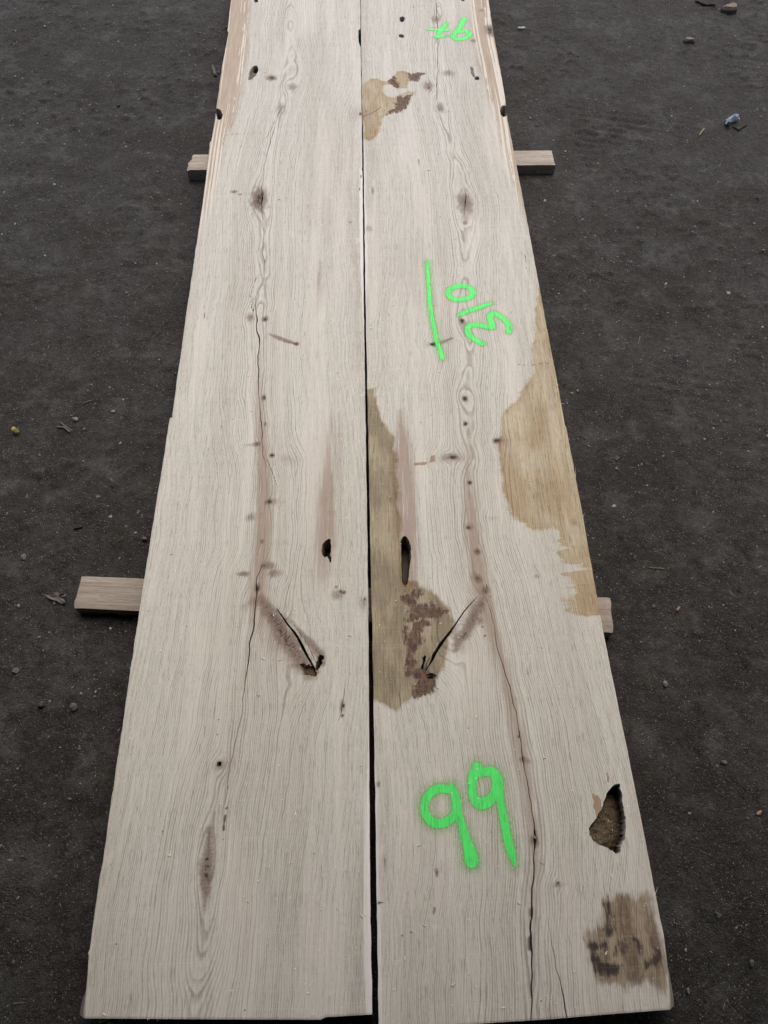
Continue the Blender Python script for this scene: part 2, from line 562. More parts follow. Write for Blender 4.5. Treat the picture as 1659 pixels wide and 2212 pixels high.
def build_plank(S):
    y0 = min(at(*p)[1] for p in S.front); y1 = at(CX, 0)[1] + 0.28
    fr = at_many(S.front); fo = np.argsort(fr[:, 0]); frx, fry = fr[fo, 0], fr[fo, 1]
    xl, xr, pith = edge_curve(S.left), edge_curve(S.right), interp_curve(S.pith_px)
    S.pith = pith
    S.xl, S.xr = xl, xr
    S.h_y = np.array([y_of(p[0]) for p in S.h])[::-1]; S.h_v = np.array([p[1] for p in S.h])[::-1]
    S.knots_m = []
    for k in S.knots:
        px, py, rx, ry = k[:4]
        A = k[5] * 0.72 if len(k) > 5 else 0.40
        c = at(px, py); a, b = scale_at(px, py)
        S.knots_m.append((c[0], c[1], max(rx * a * 2.0, 0.008), max(ry * b * 2.6, 0.018), A))

    # rows and columns; every long crack owns five columns that follow it
    rows = int((y1 - y0) / 0.0030) + 1
    T = np.linspace(0, 1, rows)
    Yn = y0 + T * (y1 - y0)
    cracks = []
    for pts in S.cracks:
        P = at_many([p[:2] for p in pts]); o = np.argsort(P[:, 1])
        yy = P[o, 1]; off = P[o, 0] - pith(P[o, 1])
        w = np.array([pts[i][2] * scale_at(pts[i][0], pts[i][1])[0] for i in o])
        jag = (fbm(Yn * 26, Yn * 0 + 3.7, S.seed + len(cracks) * 5, 3) - 0.5) * 0.010
        wj = 0.55 + 0.9 * fbm(Yn * 40, Yn * 0 + 1.2, S.seed + 31 + len(cracks), 2)
        cx_ = pith(Yn) + np.interp(Yn, yy, off) + jag
        wi = 0.72 * np.interp(Yn, yy, w, left=w[0] if yy[0] <= y0 + 0.05 else 0.0, right=w[-1] if yy[-1] >= y1 - 0.4 else 0.0) * wj
        cracks.append((cx_, np.maximum(wi, 0)))
    cracks.sort(key=lambda c: c[0].mean())
    L = xl(Yn) ; R = xr(Yn)
    L = L + (fbm(Yn * 30, Yn * 0 + 8.1, S.seed + 2, 3) - 0.5) * 0.0022
    R = R + (fbm(Yn * 30, Yn * 0 + 2.1, S.seed + 3, 3) - 0.5) * 0.0022
    cols = []; zs = []; crack_shade = []
    stops = [('e', L, None)] + [('c', c[0], c[1]) for c in cracks] + [('e', R, None)]
    for i in range(len(stops) - 1):
        ka, xa, wa = stops[i]; kb, xb, wb = stops[i + 1]
        a = xa + (np.maximum(wa, 0.0002) if ka == 'c' else 0); b = xb - (np.maximum(wb, 0.0002) if kb == 'c' else 0)
        n = max(3, int(np.mean(b - a) / 0.0030))
        ss = np.linspace(0, 1, n)
        for j, s in enumerate(ss):
            cols.append(a + (b - a) * s); zs.append(np.zeros(rows)); crack_shade.append(np.zeros(rows))
        if kb == 'c':
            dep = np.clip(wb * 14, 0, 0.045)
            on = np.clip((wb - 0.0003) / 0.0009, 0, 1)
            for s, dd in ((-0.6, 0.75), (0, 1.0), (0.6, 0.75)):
                cols.append(xb + np.maximum(wb, 0.0002) * s); zs.append(-dep * dd); crack_shade.append(on * 0.85)  # shade down in the crack painted into the colour
    X = np.stack(cols, 1); Z = np.stack(zs, 1); G = np.stack(crack_shade, 1)
    nc = X.shape[1]
    yf = np.interp(X[0], frx, fry)
    Y = yf[None, :] + T[:, None] * (y1 - yf[None, :])
    # tiny arris on the long edges
    Z[:, 0] -= 0.0012; Z[:, -1] -= 0.0012; Z[0, :] -= 0.0008

    ring, u = plank_fields(S, X, Y)
    A = {'ring': ring, 'gallery_shade': G, 'rot': np.zeros_like(X)}
    # knots
    kn = np.zeros_like(X)
    ang = fbm(X * 120, Y * 60, 3, 2) - 0.5
    for k in S.knots:
        px, py, rx, ry, dk = k[:5]
        c = at(px, py); a, b = scale_at(px, py)
        ex = (X - c[0]) / (rx * a); ey = (Y - c[1]) / (ry * b)
        d2 = (ex * ex + ey * ey) * (1 + 1.2 * ang)
        kn = np.maximum(kn, dk * 1.18 * np.exp(-d2 * 0.78))
    for pts in S.smears:
        P = at_many([p[:2] for p in pts]); W = [p[2] * scale_at(p[0], p[1])[0] for p in pts]
        sdm = seg_dist(X, Y, P, np.zeros(len(P)))
        dk = np.interp(Y, P[::-1, 1], [p[3] for p in pts][::-1]); wd = np.interp(Y, P[::-1, 1], W[::-1])
        band = 1.0
        if len(pts) >= 5 and max(W) > 0.011:
            ax = P[-1] - P[0]; ln = np.linalg.norm(ax); ax = ax / ln
            al = (X - P[0, 0]) * ax[0] + (Y - P[0, 1]) * ax[1]; ac = (X - P[0, 0]) * ax[1] - (Y - P[0, 1]) * ax[0]
            wv = np.sin((al + 9 * ac ** 2 + 0.006 * fbm(X * 60, Y * 60, 15, 2)) * 2 * np.pi / 0.013)
            band = 1.0 + 0.15 * np.clip(1.2 - np.abs(wv) * 1.2 - 0.6 * (wv > .7), -1, 1) * -1
        kn = np.maximum(kn, dk * band * np.exp(-(sdm / wd) ** 2 * (1 + 1.6 * ang)))
    A['knot'] = kn
    # fine checks drawn as dark hair lines
    ck = np.zeros_like(X)
    for pts, w in S.checks:
        P = at_many(pts); a = scale_at(*pts[0])[0]
        d = seg_dist(X + (vnoise(X * 90, Y * 90, 5) - .5) * 0.003, Y, P)
        ck = np.maximum(ck, np.clip(1.25 - d / max(w * a, 0.0012), 0, 1))
    A['check'] = ck
    A['tone'] = fbm(X * 14, Y * 1.6, S.seed + 60, 3)
    A['tone_pale'] = fbm(X * 26, Y * 2.2, S.seed + 66, 3)
    A['ragged'] = fbm(X * 85, Y * 30, S.seed + 72, 4, .65)
    A['mottle'] = fbm(X * 100, Y * 50, S.seed + 75, 3, .65)
    A['cloudy'] = fbm(X * 40, Y * 11, S.seed + 77, 4, .6)
    A['blotch'] = fbm(X * 18, Y * 9, S.seed + 70, 4)
    Xw = X + (fbm(X * 22, Y * 22, 81, 4, .6) - .5) * 0.030
    Yw = Y + (fbm(X * 22, Y * 22, 88, 4, .6) - .5) * 0.034

    def soft(sd, w=0.02):
        return np.clip(0.5 - sd / w, 0, 1)
    for key in ('tan', 'olive', 'rust', 'brown', 'wet', 'ink'):
        v = np.zeros_like(X)
        for poly in S.stains.get(key, ()):
            v = np.maximum(v, soft(poly_sd(Xw, Yw, at_many(poly)), 0.009 if key == 'rust' else 0.022 if key in ('brown', 'ink') else 0.034))
        if key == 'tan':      # the near end of the stain frays out across the saw marks
            v = np.clip(v + (fbm(X * 7, Y * 110, 93, 3) - .5) * 1.5 * sstep(y_of(1120), y_of(1200), Y) * (v > 0.02), 0, 1)
        A[key] = v
    # rosy streaks: strips (polyline px with half-width px and strength)
    mv = np.zeros_like(X)
    for pts in S.mauve:
        P = at_many([p[:2] for p in pts]); W = [p[2] * 1.45 * scale_at(p[0], p[1])[0] for p in pts]
        sd = seg_dist(X, Y, P, W)
        st = np.interp(Y, P[::-1, 1], [p[3] for p in pts][::-1])
        mv = np.maximum(mv, st * np.clip(0.5 - sd / 0.022, 0, 1))
    A['mauve'] = mv
    # sapwood distance from the outer edge
    Ls = np.polyval(np.polyfit(Yn, L, 2), Yn); Rs = np.polyval(np.polyfit(Yn, R, 2), Yn)
    sd = (X - Ls[:, None]) if S.outer == 'L' else (Rs[:, None] - X)
    sw = np.interp(Y, S.sap_y, S.sap_w)
    A['sap'] = np.clip(0.5 - (sd - sw * 0.85) / 0.09, 0, 1) * (sw > 0.001)
    sk = fbm(sd * 170 + fbm(X * 6, Y * 2.2, 6, 2) * 4.0, Y * 1.3, S.seed + 13, 3, 0.6)
    A['streak'] = sk
    # pale strip at the sawn inner edge
    si = (R[:, None] - X) if S.outer == 'L' else (X - L[:, None])
    wv = np.interp(Y, S.white_y, S.white_w)
    A['white'] = np.clip(0.5 - (si - wv) / 0.018, 0, 1) * (wv > 0.0005)
    A['fleck'] = np.clip((np.abs(u) - 0.12) / 0.08, 0, 1) * 0.9

    # galleries, knot holes and rotten pockets sunk into the face
    for hole in S.holes:
        P = at_many(hole['poly'])
        jg = hole.get('jag', 0.003); grow = hole.get('grow', 0.0012)

        def fsd(x, y):
            jx = (fbm(x * 130, y * 130, 17, 2) - 0.5) * jg
            return poly_sd(x + jx, y + jx * 0.7, P) - grow
        bb = (X > P[:, 0].min() - .02) & (X < P[:, 0].max() + .02) & (Y > P[:, 1].min() - .02) & (Y < P[:, 1].max() + .02)
        sdh = np.full(X.shape, 1.0)
        sdh[bb] = fsd(X[bb], Y[bb])
        # pull the nearest vertices onto the rim so that the outline is clean
        sel = (np.abs(sdh) < 0.0019)
        sel[:, 0] = sel[:, -1] = False
        if sel.any():
            x_, y_, d_ = X[sel], Y[sel], sdh[sel]
            e = 0.0006
            gx = (fsd(x_ + e, y_) - d_) / e; gy = (fsd(x_, y_ + e) - d_) / e
            g = np.maximum(np.hypot(gx, gy), .5)
            X[sel] = x_ - d_ * gx / g ** 2; Y[sel] = y_ - d_ * gy / g ** 2
        t = np.where(sel, 0.0, (sdh < 0).astype(float))
        dep = hole['depth']
        if 'slope' in hole:      # depth from one side to the other
            x0, x1 = P[:, 0].min(), P[:, 0].max()
            k = np.clip((X - x0) / (x1 - x0), 0, 1)
            xr_here = np.interp(Y, *hole['rim'])
            k2 = 1 - np.clip((xr_here - X) / 0.042, 0, 1)
            dep = hole['slope'][0] + (hole['slope'][1] - hole['slope'][0]) * np.maximum(k ** 1.5 * 0.5, k2)
            dep = dep + (fbm(X * 110, Y * 110, 23, 3) - 0.5) * 0.008
        Z = np.where(t > 0, np.minimum(Z, -dep * t), Z)
        if 'slope' in hole:      # the pocket runs on under the sound wood
            X = X + 0.022 * k2 * sstep(-0.001, -0.008, sdh) * t
            A['gallery_shade'] = np.maximum(A['gallery_shade'], 0.85 * sstep(.45, .9, k2) * t)  # right side painted dark as the shade of the undercut
        if hole.get('rot'):
            A['rot'] = np.maximum(A['rot'], t * hole['rot'])
        A['gallery_shade'] = np.maximum(A['gallery_shade'], t * hole.get('dark', 0.9))
        for q in ('knot', 'check', 'brown', 'wet', 'olive'):
            A[q] = A[q] * (1 - t)

    V = np.stack([X, Y, Z + TOP_Z], -1).reshape(-1, 3)
    idx = np.arange(rows * nc).reshape(rows, nc)
    quads = [np.stack([idx[:-1, :-1], idx[:-1, 1:], idx[1:, 1:], idx[1:, :-1]], -1).reshape(-1, 4)]
    # sides, ends and underside
    attrs = {k: v.reshape(-1) for k, v in A.items()}
    nv = len(V)
    extraV = []; src = []

    def add(xyz, s):
        nonlocal nv
        extraV.append(xyz); src.append(s)
        ids = np.arange(nv, nv + len(xyz)); nv += len(xyz)
        return ids
    wl = np.interp(Y[:, 0], S.wane_l[0], S.wane_l[1]); wr = np.interp(Y[:, -1], S.wane_r[0], S.wane_r[1])
    nzl = (fbm(Y[:, 0] * 24, Y[:, 0] * 0, S.seed + 40, 3) - .5) * 0.004
    lv = []; rv = []
    zb = LATH_Z + 0.0002
    for f in (0.35, 0.7, 1.0):
        lv.append(add(np.stack([X[:, 0] - wl * f + nzl * (f > .3) * (0.2 + np.minimum(wl, 1)), Y[:, 0], TOP_Z - (TOP_Z - zb) * f + 0 * wl], -1), idx[:, 0]))
        rv.append(add(np.stack([X[:, -1] + wr * f + nzl * (f > .3) * 0.2, Y[:, -1], TOP_Z - (TOP_Z - zb) * f + 0 * wr], -1), idx[:, -1]))
    prev = idx[:, 0]
    for a in lv:
        quads.append(np.stack([prev[:-1], prev[1:], a[1:], a[:-1]], -1)); prev = a
    prevr = idx[:, -1]
    for a in rv:
        quads.append(np.stack([prevr[1:], prevr[:-1], a[:-1], a[1:]], -1)); prevr = a
    quads.append(np.stack([lv[-1][:-1], lv[-1][1:], rv[-1][1:], rv[-1][:-1]], -1))     # underside
    for row, flip in ((0, False), (rows - 1, True)):
        b = add(np.stack([X[row], Y[row], np.full(nc, zb)], -1), idx[row])
        t_ = idx[row]
        q = np.stack([t_[:-1], b[:-1], b[1:], t_[1:]], -1)
        quads.append(q[:, ::-1] if flip else q)
    V = np.concatenate([V] + extraV)
    srcs = np.concatenate(src)
    for k in attrs:
        ext = attrs[k][srcs]
        if k in ('tan', 'olive', 'wet', 'white', 'gallery_shade', 'rot', 'check'):
            ext = ext * 0.0
        if k == 'mauve':
            ext = ext * 0 + 0.75
        if k == 'knot':
            ext = ext * 0 + 0.42
        attrs[k] = np.concatenate([attrs[k], ext])
    org = np.array([(L.mean() + R.mean()) / 2, 1.5, LATH_Z])
    me = make_mesh('plank', V - org, np.concatenate(quads), attrs=attrs)
    ob = link(S.name, me, S.mat, loc=tuple(org))
    S.ob = ob; S.org = org
    return ob


MAT_OAK_A = oak_material('oak_sawn_face')

# outlines: picture points along the edges, far to near
LA = Plank()
LA.name = 'oak_plank'; LA.seed = 3; LA.outer = 'L'; LA.mat = MAT_OAK_A
LA.left = [(533, -230), (499, 0), (491, 66), (494, 70), (480, 140), (462, 270), (456, 305), (453, 308), (443, 400), (412, 610), (385, 800),
           (371, 902), (372, 906), (366, 908), (357, 965), (340, 1070), (318, 1210), (300, 1325), (281, 1450), (265, 1560), (246, 1690),
           (226, 1830), (204, 1970), (190, 2068), (186, 2077), (188, 2079), (186, 2120), (183, 2160), (179, 2205), (178, 2230)]
LA.right = [(776, -230), (778.3, 0), (779, 100), (781, 230), (782, 300), (783.5, 420), (785, 600), (788, 800), (791, 1000), (794, 1200),
            (796, 1400), (797, 1600), (798.5, 1800), (800.5, 2000), (803.5, 2150), (805, 2230)]
LA.front = [(170, 2199), (180, 2200), (420, 2202), (690, 2203), (697, 2203), (700, 2197.5), (805, 2191.5), (812, 2191)]
LA.pith_px = [(628, -230), (630, 0), (628, 150), (600, 250), (567, 420), (570, 600), (558, 690), (558, 830), (567, 960), (577, 1040), (575, 1100),
              (567, 1200), (552, 1290), (537, 1450), (522, 1530), (498, 1650), (472, 1800), (449, 1950), (430, 2100), (415, 2240)]
LA.h = [(-230, .03), (0, .030), (90, .018), (190, .008), (300, .010), (420, .006), (520, .016), (620, .026), (690, .006), (1000, .004), (1300, .003),
        (1600, .005), (1850, .003), (1960, .006), (2060, .018), (2220, .040)]
LA.cracks = [
    [(612, 222, .3), (585, 300, .9), (572, 360, .3), (567, 405, 1.0), (567, 430, 2.0), (566, 452, .8), (569, 490, .5), (569, 560, 1.1),
     (570, 606, .7), (552, 640, .4), (554, 690, 1.9), (559, 730, 1.6), (557, 800, 1.6), (559, 860, .8), (565, 950, 1.1), (573, 1000, .4), (572, 1100, .35),
     (566, 1210, .3), (553, 1280, 1.7), (549, 1320, 1.4), (546, 1350, 2.6), (540, 1400, 2.2), (533, 1470, 1.3), (524, 1530, .6), (512, 1600, .7), (499, 1650, .8),
     (484, 1730, .7), (475, 1790, .1)],
    [(598, 1315, .8), (612, 1336, 2.4), (630, 1360, 4.2), (648, 1386, 5.0), (662, 1410, 5.0), (674, 1435, 4.2), (681, 1452, 3.6)],
    [(747, 1478, .4), (741, 1505, 1.0), (737, 1530, 1.3), (730, 1558, .4)],
]
LA.knots = [  # x, y, rx, ry, darkness, bend
    (587, 168, 9, 5, .85), (632, 188, 11, 8, .45, 1.1), (630, 150, 14, 12, .18, 1.2), (605, 238, 10, 14, .35, 1.0), (560, 430, 15, 22, .85, 1.1),
    (567, 420, 5, 10, .9), (505, 414, 7, 2.5, .7), (518, 420, 5, 1.6, .6), (572, 690, 6, 5, .9), (540, 686, 9, 8, .5), 
    (570, 859, 4, 5, .95), (573, 916, 3, 4, .7), (555, 959, 8, 4, .72), (540, 961, 14, 4, .3), (588, 984, 5, 4, 1.0), (620, 990, 26, 12, .22),
    (582, 1084, 7, 5, 1.0), (590, 1084, 14, 9, .35), (541, 1118, 12, 8, .42), (566, 1170, 3, 5, .7), (524, 1240, 14, 5, .62), (580, 1222, 16, 9, .55), (592, 1238, 16, 9, .5),
    (570, 1222, 6, 4, .85), (556, 1272, 5, 8, .95), (729, 1285, 14, 12, .40, .9), (735, 1278, 5, 4, .9), (742, 1280, 4, 3, 1.0), (726, 1268, 3, 3, .8), (786, 1302, 10, 16, .35, .8),
    (788, 1295, 2.5, 4, .9), (739, 1525, 5, 12, .55), (742, 1524, 2.5, 2.5, 1.2), (740, 1546, 2.2, 3, 1.2),
    (473, 1650, 4.5, 5, 1.35), (474, 1653, 12, 14, .45, 1.1), (451, 1828, 14, 34, .40, 1.0), (447, 1868, 15, 26, .52, 1.0), (445, 1895, 10, 20, .66), (447, 1856, 4, 4, 1.1),
    (444, 1935, 6, 26, .42), (450, 1812, 3, 12, .55), (640, 743, 5, 3, 1.0), (632, 1398, 42, 40, .0, 1.25), (664, 1452, 14, 8, .50, .8), (680, 1398, 9, 12, .42), (688, 1410, 9, 10, .4), (545, 1300, 14, 12, .36, .6), (528, 1310, 8, 14, .30), (572, 1300, 14, 10, .4), (692, 1425, 6, 10, .8),
    (463, 35, 4, 3, .5), (757, 480, 2, 3, .6), (440, 1960, 5, 20, .3), (770, 245, 22, 22, .22, .8), (779, 246, 4, 3, .9), (690, 590, 3, 60, .22), (688, 600, 2, 24, .34)]
LA.smears = [[(584, 721, 3.5, .35), (600, 728, 6, .6), (620, 737, 6, .7), (643, 744, 4, .8)],
             [(562, 1292, 12, .6), (582, 1318, 17, .78), (602, 1352, 20, .85), (624, 1390, 21, .85), (648, 1425, 20, .75), (668, 1454, 16, .7)],
             [(630, 1340, 4, .4), (652, 1368, 7, .55), (674, 1392, 11, .7), (690, 1412, 12, .75), (695, 1432, 8, .8)], [(453, 1790, 9, .45), (450, 1840, 14, .62), (447, 1885, 15, .85), (445, 1925, 10, .68), (441, 1970, 4, .4)]]
LA.checks = [([(598, 1318), (640, 1357), (665, 1392), (682, 1430)], 1.0), ([(582, 722), (612, 738), (642, 743)], 1.2), ([(612, 228), (600, 248), (575, 300)], 1.0),
             ([(497, 413), (512, 418)], .9), ([(585, 1010), (595, 1040)], .7), ([(575, 990), (585, 1012), (600, 1052)], .8), ([(478, 293), (516, 289)], .8), ([(545, 639), (548, 680)], .8),
             ([(442, 660), (441, 690)], .7), ([(563, 157), (585, 158)], 1.0), ([(553, 600), (541, 640), (545, 672)], .6), ([(783, 355), (775, 420)], .6), ([(495, 1680), (487, 1760), (482, 1800)], .9)]
LA.stains = {'rust': [crop(950, 2300, .3014, [(850, 1170), (940, 1190), (1010, 1245), (1060, 1280), (1050, 1335), (960, 1340), (890, 1320), (860, 1260)])],
             'brown': [], 'ink': []}
LA.mauve = [[(556, 690, 4, .4), (557, 780, 5, .6), (561, 900, 8, .9), (568, 1000, 11, 1.1), (572, 1100, 12, 1.2), (565, 1200, 12, 1.2), (556, 1280, 13, 1.1), (560, 1330, 20, .7), (600, 1380, 26, .55), (640, 1420, 22, .5)],
            [(717, 905, 3, .7), (710, 980, 8, .75), (706, 1080, 14, 1.1), (703, 1180, 16, 1.1), (697, 1250, 10, .7), (698, 1275, 7, .3)],
            [(733, 900, 1.5, .8), (733, 1050, 2.0, .85), (731, 1150, 1.8, .7), (735, 1210, 1.5, .3)], [(724, 905, 1.3, .7), (724, 1150, 2, .8)],
            [(692, 570, 5, .4), (689, 620, 6, .5), (684, 680, 4, .3)], [(500, 1640, 8, .6), (478, 1760, 7, .55), (466, 1830, 6, .3)],
            [(546, 1350, 5, .5), (535, 1450, 5, .5), (520, 1540, 4, .35), (505, 1620, 4, .5)]]
_yp = lambda *a: np.array([y_of(v) for v in a])[::-1]
LA.sap_y = _yp(-230, 0, 120, 200, 260, 300, 420, 480, 520); LA.sap_w = np.array([.085, .092, .105, .10, .085, .06, .030, .008, 0.0])[::-1]
LA.white_y = _yp(350, 365, 440, 560, 640, 760, 1000, 1300, 1500, 1600, 1700, 1900, 2100, 2190, 2230); LA.white_w = np.array([0, .008, .011, .010, .003, 0, 0, 0, 0, .001, .008, .011, .013, .011, .010])[::-1]
LA.wane_l = (_yp(2060, 2076, 2100, 2150, 2205), np.array([-0.004, .002, .014, .025, .030])[::-1])
LA.wane_r = (_yp(0, 2200), np.array([0.0, 0.0]))
C7 = lambda p: crop(700, 0, .2712, p)
C4 = lambda p: crop(1200, 2050, .3376, p)
LA.holes = [
    dict(poly=C4([(355, 305), (300, 340), (268, 385), (262, 450), (275, 510), (300, 525), (330, 515), (345, 560), (360, 600), (368, 560), (355, 510), (362, 400)]), depth=.050, dark=.75),
    dict(poly=C7([(1190, 960), (1140, 990), (1100, 1060), (1075, 1180), (1130, 1170), (1190, 1110), (1228, 1030), (1222, 980)]), depth=.010, dark=.15, rot=.85),
    dict(poly=C7([(1190, 965), (1150, 1000), (1150, 1030), (1200, 1045), (1225, 1020), (1218, 980)]), depth=.030, dark=.6, rot=.5),
    dict(poly=C7([(600, 1612), (630, 1606), (665, 1632), (690, 1690), (683, 1740), (655, 1762), (632, 1745), (624, 1690), (612, 1640)]), depth=.052, dark=.9, grow=.0035),
    dict(poly=C7([(1170, -30), (1168, 15), (1190, 36), (1218, 25), (1224, -30)]), depth=.045, dark=.9),
    dict(poly=[(774.5, 66), (777, 62), (781, 66), (781, 100), (777, 98), (774.5, 84)], depth=.05, dark=.9),
    dict(poly=crop(950, 2300, .3014, [(860, 1190), (930, 1210), (1000, 1250), (1050, 1285), (1048, 1328), (970, 1328), (900, 1312), (868, 1262)]), depth=.010, dark=.25, rot=.9, jag=.010, grow=.003),
    dict(poly=crop(950, 2300, .3014, [(1075, 1075), (1060, 1150), (1045, 1260), (1060, 1260), (1085, 1195), (1125, 1150), (1100, 1120), (1140, 1100), (1100, 1085)]), depth=.030, dark=.9, jag=.010, grow=.0025),
    dict(poly=[(470, 1647), (476, 1647), (477, 1652), (473, 1655), (469, 1652)], depth=.015, dark=.9),
]

RA = Plank()
RA.name = 'oak_plank'; RA.seed = 8; RA.outer = 'R'; RA.mat = MAT_OAK_A
RA.left = [(778, -230), (779.5, 0), (780.3, 100), (782, 230), (785, 300), (786.5, 420), (789, 600), (792.5, 800), (796.5, 1000), (800, 1200),
           (804, 1350), (806.5, 1500), (808.5, 1600), (811.5, 1800), (814.5, 2000), (817, 2150), (819, 2240)]
RA.right = [(1016, -230), (1055, 0), (1066, 70), (1088, 190), (1097, 260), (1130, 430), (1160, 590), (1178, 690), (1202, 815), (1222, 925), (1225, 930), (1247, 1050),
            (1262, 1130), (1297, 1330), (1312, 1410), (1333, 1510), (1358, 1635), (1384, 1765), (1410, 1900), (1431, 2005), (1438, 2040), (1444, 2090), (1449, 2130), (1452, 2182), (1453, 2240)]
RA.front = [(800, 2227), (818, 2226), (1014, 2213), (1200, 2201), (1330, 2190), (1452, 2181), (1480, 2179)]
RA.pith_px = [(948, -230), (946, 0), (945, 100), (951, 230), (985, 340), (1005, 432), (1004, 600), (1000, 700), (1012, 780), (1008, 860), (1013, 1040), (1020, 1140), (1030, 1200), (1046, 1275), (1064, 1340),
              (1076, 1400), (1094, 1470), (1112, 1530), (1130, 1650), (1145, 1720), (1154, 1780), (1155, 1880), (1148, 2000), (1149, 2100), (1152, 2240)]
RA.h = [(-230, .02), (0, .018), (110, .010), (232, .004), (330, .014), (432, .005), (490, .013), (600, .030), (680, .014), (740, .012), (790, .024), (860, .008), (960, .014), (1040, .006), (1150, .004),
        (1300, .003), (1700, .005), (2000, .008), (2240, .014)]
RA.cracks = [
    [(940, -40, .7), (944, 40, .8), (946, 90, .7), (945, 130, .6), (944, 190, 1.4), (943, 215, .3), (1003, 405, .2), (1005, 420, 1.1), (1005, 438, 1.9), (1003, 455, .4), (1005, 500, .05), (1035, 1240, .05),
     (1050, 1290, .5), (1064, 1340, .7), (1072, 1380, .8), (1083, 1430, .8), (1098, 1480, 1.0), (1112, 1540, 1.2), (1122, 1600, 1.1), (1132, 1650, 1.3), (1145, 1710, 1.1), (1154, 1775, 1.3), (1156, 1812, 2.6), (1156, 1850, 1.3),
     (1157, 1880, 1.8), (1152, 1930, 2.4), (1150, 1985, 3.4), (1148, 2040, 2.8), (1149, 2100, 2.4), (1151, 2160, 2.0), (1150, 2225, 1.2)],
    [(1029, 1292, .8), (1012, 1312, 2.2), (998, 1332, 2.8), (985, 1352, 3.6), (970, 1372, 5.4), (952, 1395, 7.0), (938, 1415, 6.2), (928, 1436, 3.4), (921, 1450, 1.4)],
    [(860, 1490, .2), (864, 1510, .9), (868, 1532, .5), (869, 1545, .1)],
    [(1184, 1990, .3), (1190, 2030, .5), (1196, 2072, .8), (1208, 2113, .9), (1216, 2150, 1.5), (1224, 2200, 2.0), (1226, 2225, 2.0)],
]
RA.knots = [
    (942, 42, 8, 7, .55, 1.1), (968, 158, 14, 7, .42), (925, 186, 9, 9, .60, 1.1), (927, 190, 4, 3, .9), (951, 233, 9, 10, .50, 1.2), (953, 232, 4, 5, .6), (1059, 66, 9, 12, .85, .6), (785, 243, 22, 18, .16, .8),
    (1005, 438, 16, 25, .62, 1.2), (1005, 428, 8, 9, .6), (1005, 481, 5, 5, .6), (1005, 470, 8, 16, .30), (998, 693, 5, 5, 1.0), (1002, 697, 10, 7, .35), (938, 744, 9, 4, .95), (932, 744, 16, 7, .3), (960, 738, 22, 6, .26),
    (1004, 861, 5, 5, 1.15), (1005, 861, 11, 11, .28, 1.0), (1006, 915, 4, 4, 1.1), (1006, 915, 10, 10, .25, 1.0), (1074, 952, 9, 5, .95), (1082, 952, 16, 9, .36), (978, 988, 14, 4.5, .9, .8), (974, 988, 26, 10, .42, .8),
    (1015, 1043, 5, 4, 1.0), (1012, 1140, 5, 4, 1.0), (1014, 1138, 11, 8, .34), (1031, 1191, 6, 5, .85), (1032, 1250, 8, 8, .75), (1028, 1246, 11, 10, .4), (1048, 1276, 9, 7, .7), (1044, 1278, 14, 12, .32),
    (1064, 1119, 16, 6, .22), (1041, 1305, 4, 6, .8), (1028, 1318, 14, 16, .44, .4), (1020, 1338, 12, 16, .40, .4), (990, 1378, 10, 14, .46, .4), (996, 1368, 9, 10, .4), (1000, 1396, 20, 24, .22, .6), (1036, 1340, 8, 12, .5),
    (1160, 1245, 9, 5, .35), (978, 1385, 42, 40, .0, 1.25), (1204, 1911, 7, 6, .60), (1206, 1908, 3, 3, 1.0), (1210, 1911, 24, 5, .2), (944, 1884, 2.5, 8, .8), (1131, 1640, 5, 6, .8), (1140, 1644, 10, 8, .35), (1156, 1815, 5, 12, 1.1),
    (817, 1694, 3, 7, .9), (819, 1950, 3, 4, .7), (830, 1860, 2.2, 14, .6), (805, 412, 3, 10, .5), (797, 494, 8, 7, .35), (1040, 22, 6, 3, .4), (1022, 88, 6, 3, .55), (905, 350, 2, 8, .5),
    (1140, 1455, 3, 3, .4), (935, 60, 4, 3, .3), (1240, 1130, 9, 9, .35), (893, 15, 3, 3, .3)]
RA.smears = [[(1042, 1294, 9, .5), (1029, 1320, 15, .75), (1016, 1350, 14, .72), (998, 1378, 13, .75), (982, 1404, 10, .55)], [(940, 744, 5, .6), (955, 740, 6, .4), (975, 731, 4, .3)],
             [(1156, 1795, 3, .7), (1157, 1815, 4, .9), (1156, 1830, 3, .6)]]
RA.checks = [([(783, 252), (800, 246), (815, 237), (822, 232)], 1.6), ([(1113, 786), (1140, 790), (1176, 784), (1190, 786)], 1.0), ([(953, 233), (962, 236), (970, 243)], 1.3), ([(875, 1262), (874, 1300)], .9),
             ([(1150, 1950), (1147, 2010), (1144, 2060)], 1.4), ([(928, 1420), (922, 1436), (919, 1448), (922, 1462)], 2.2), ([(912, 1420), (917, 1430), (920, 1446)], 2.4), ([(930, 1462), (938, 1458)], 2.6), ([(936, 1450), (934, 1466)], 2.4),
             ([(1020, 1328), (1032, 1334), (1042, 1352), (1048, 1378)], 1.1), ([(1012, 2140), (1014, 2212)], .7), ([(1050, 1262), (1060, 1290)], .8), ([(817, 1950), (832, 1951)], 1.2), ([(1135, 550), (1137, 580)], .9),
             ([(995, 700), (1003, 690)], 1.0), ([(928, 743), (950, 745)], 1.8), ([(1045, 1268), (1052, 1282)], 1.2), ([(938, 1878), (945, 1894)], .9), ([(1120, 1560), (1124, 1600)], 1.2)]
C3 = lambda p: crop(1400, 250, .2170, p)
C5 = lambda p: crop(1480, 2300, .3617, p)
C9 = lambda p: crop(2300, 3500, .2694, p)
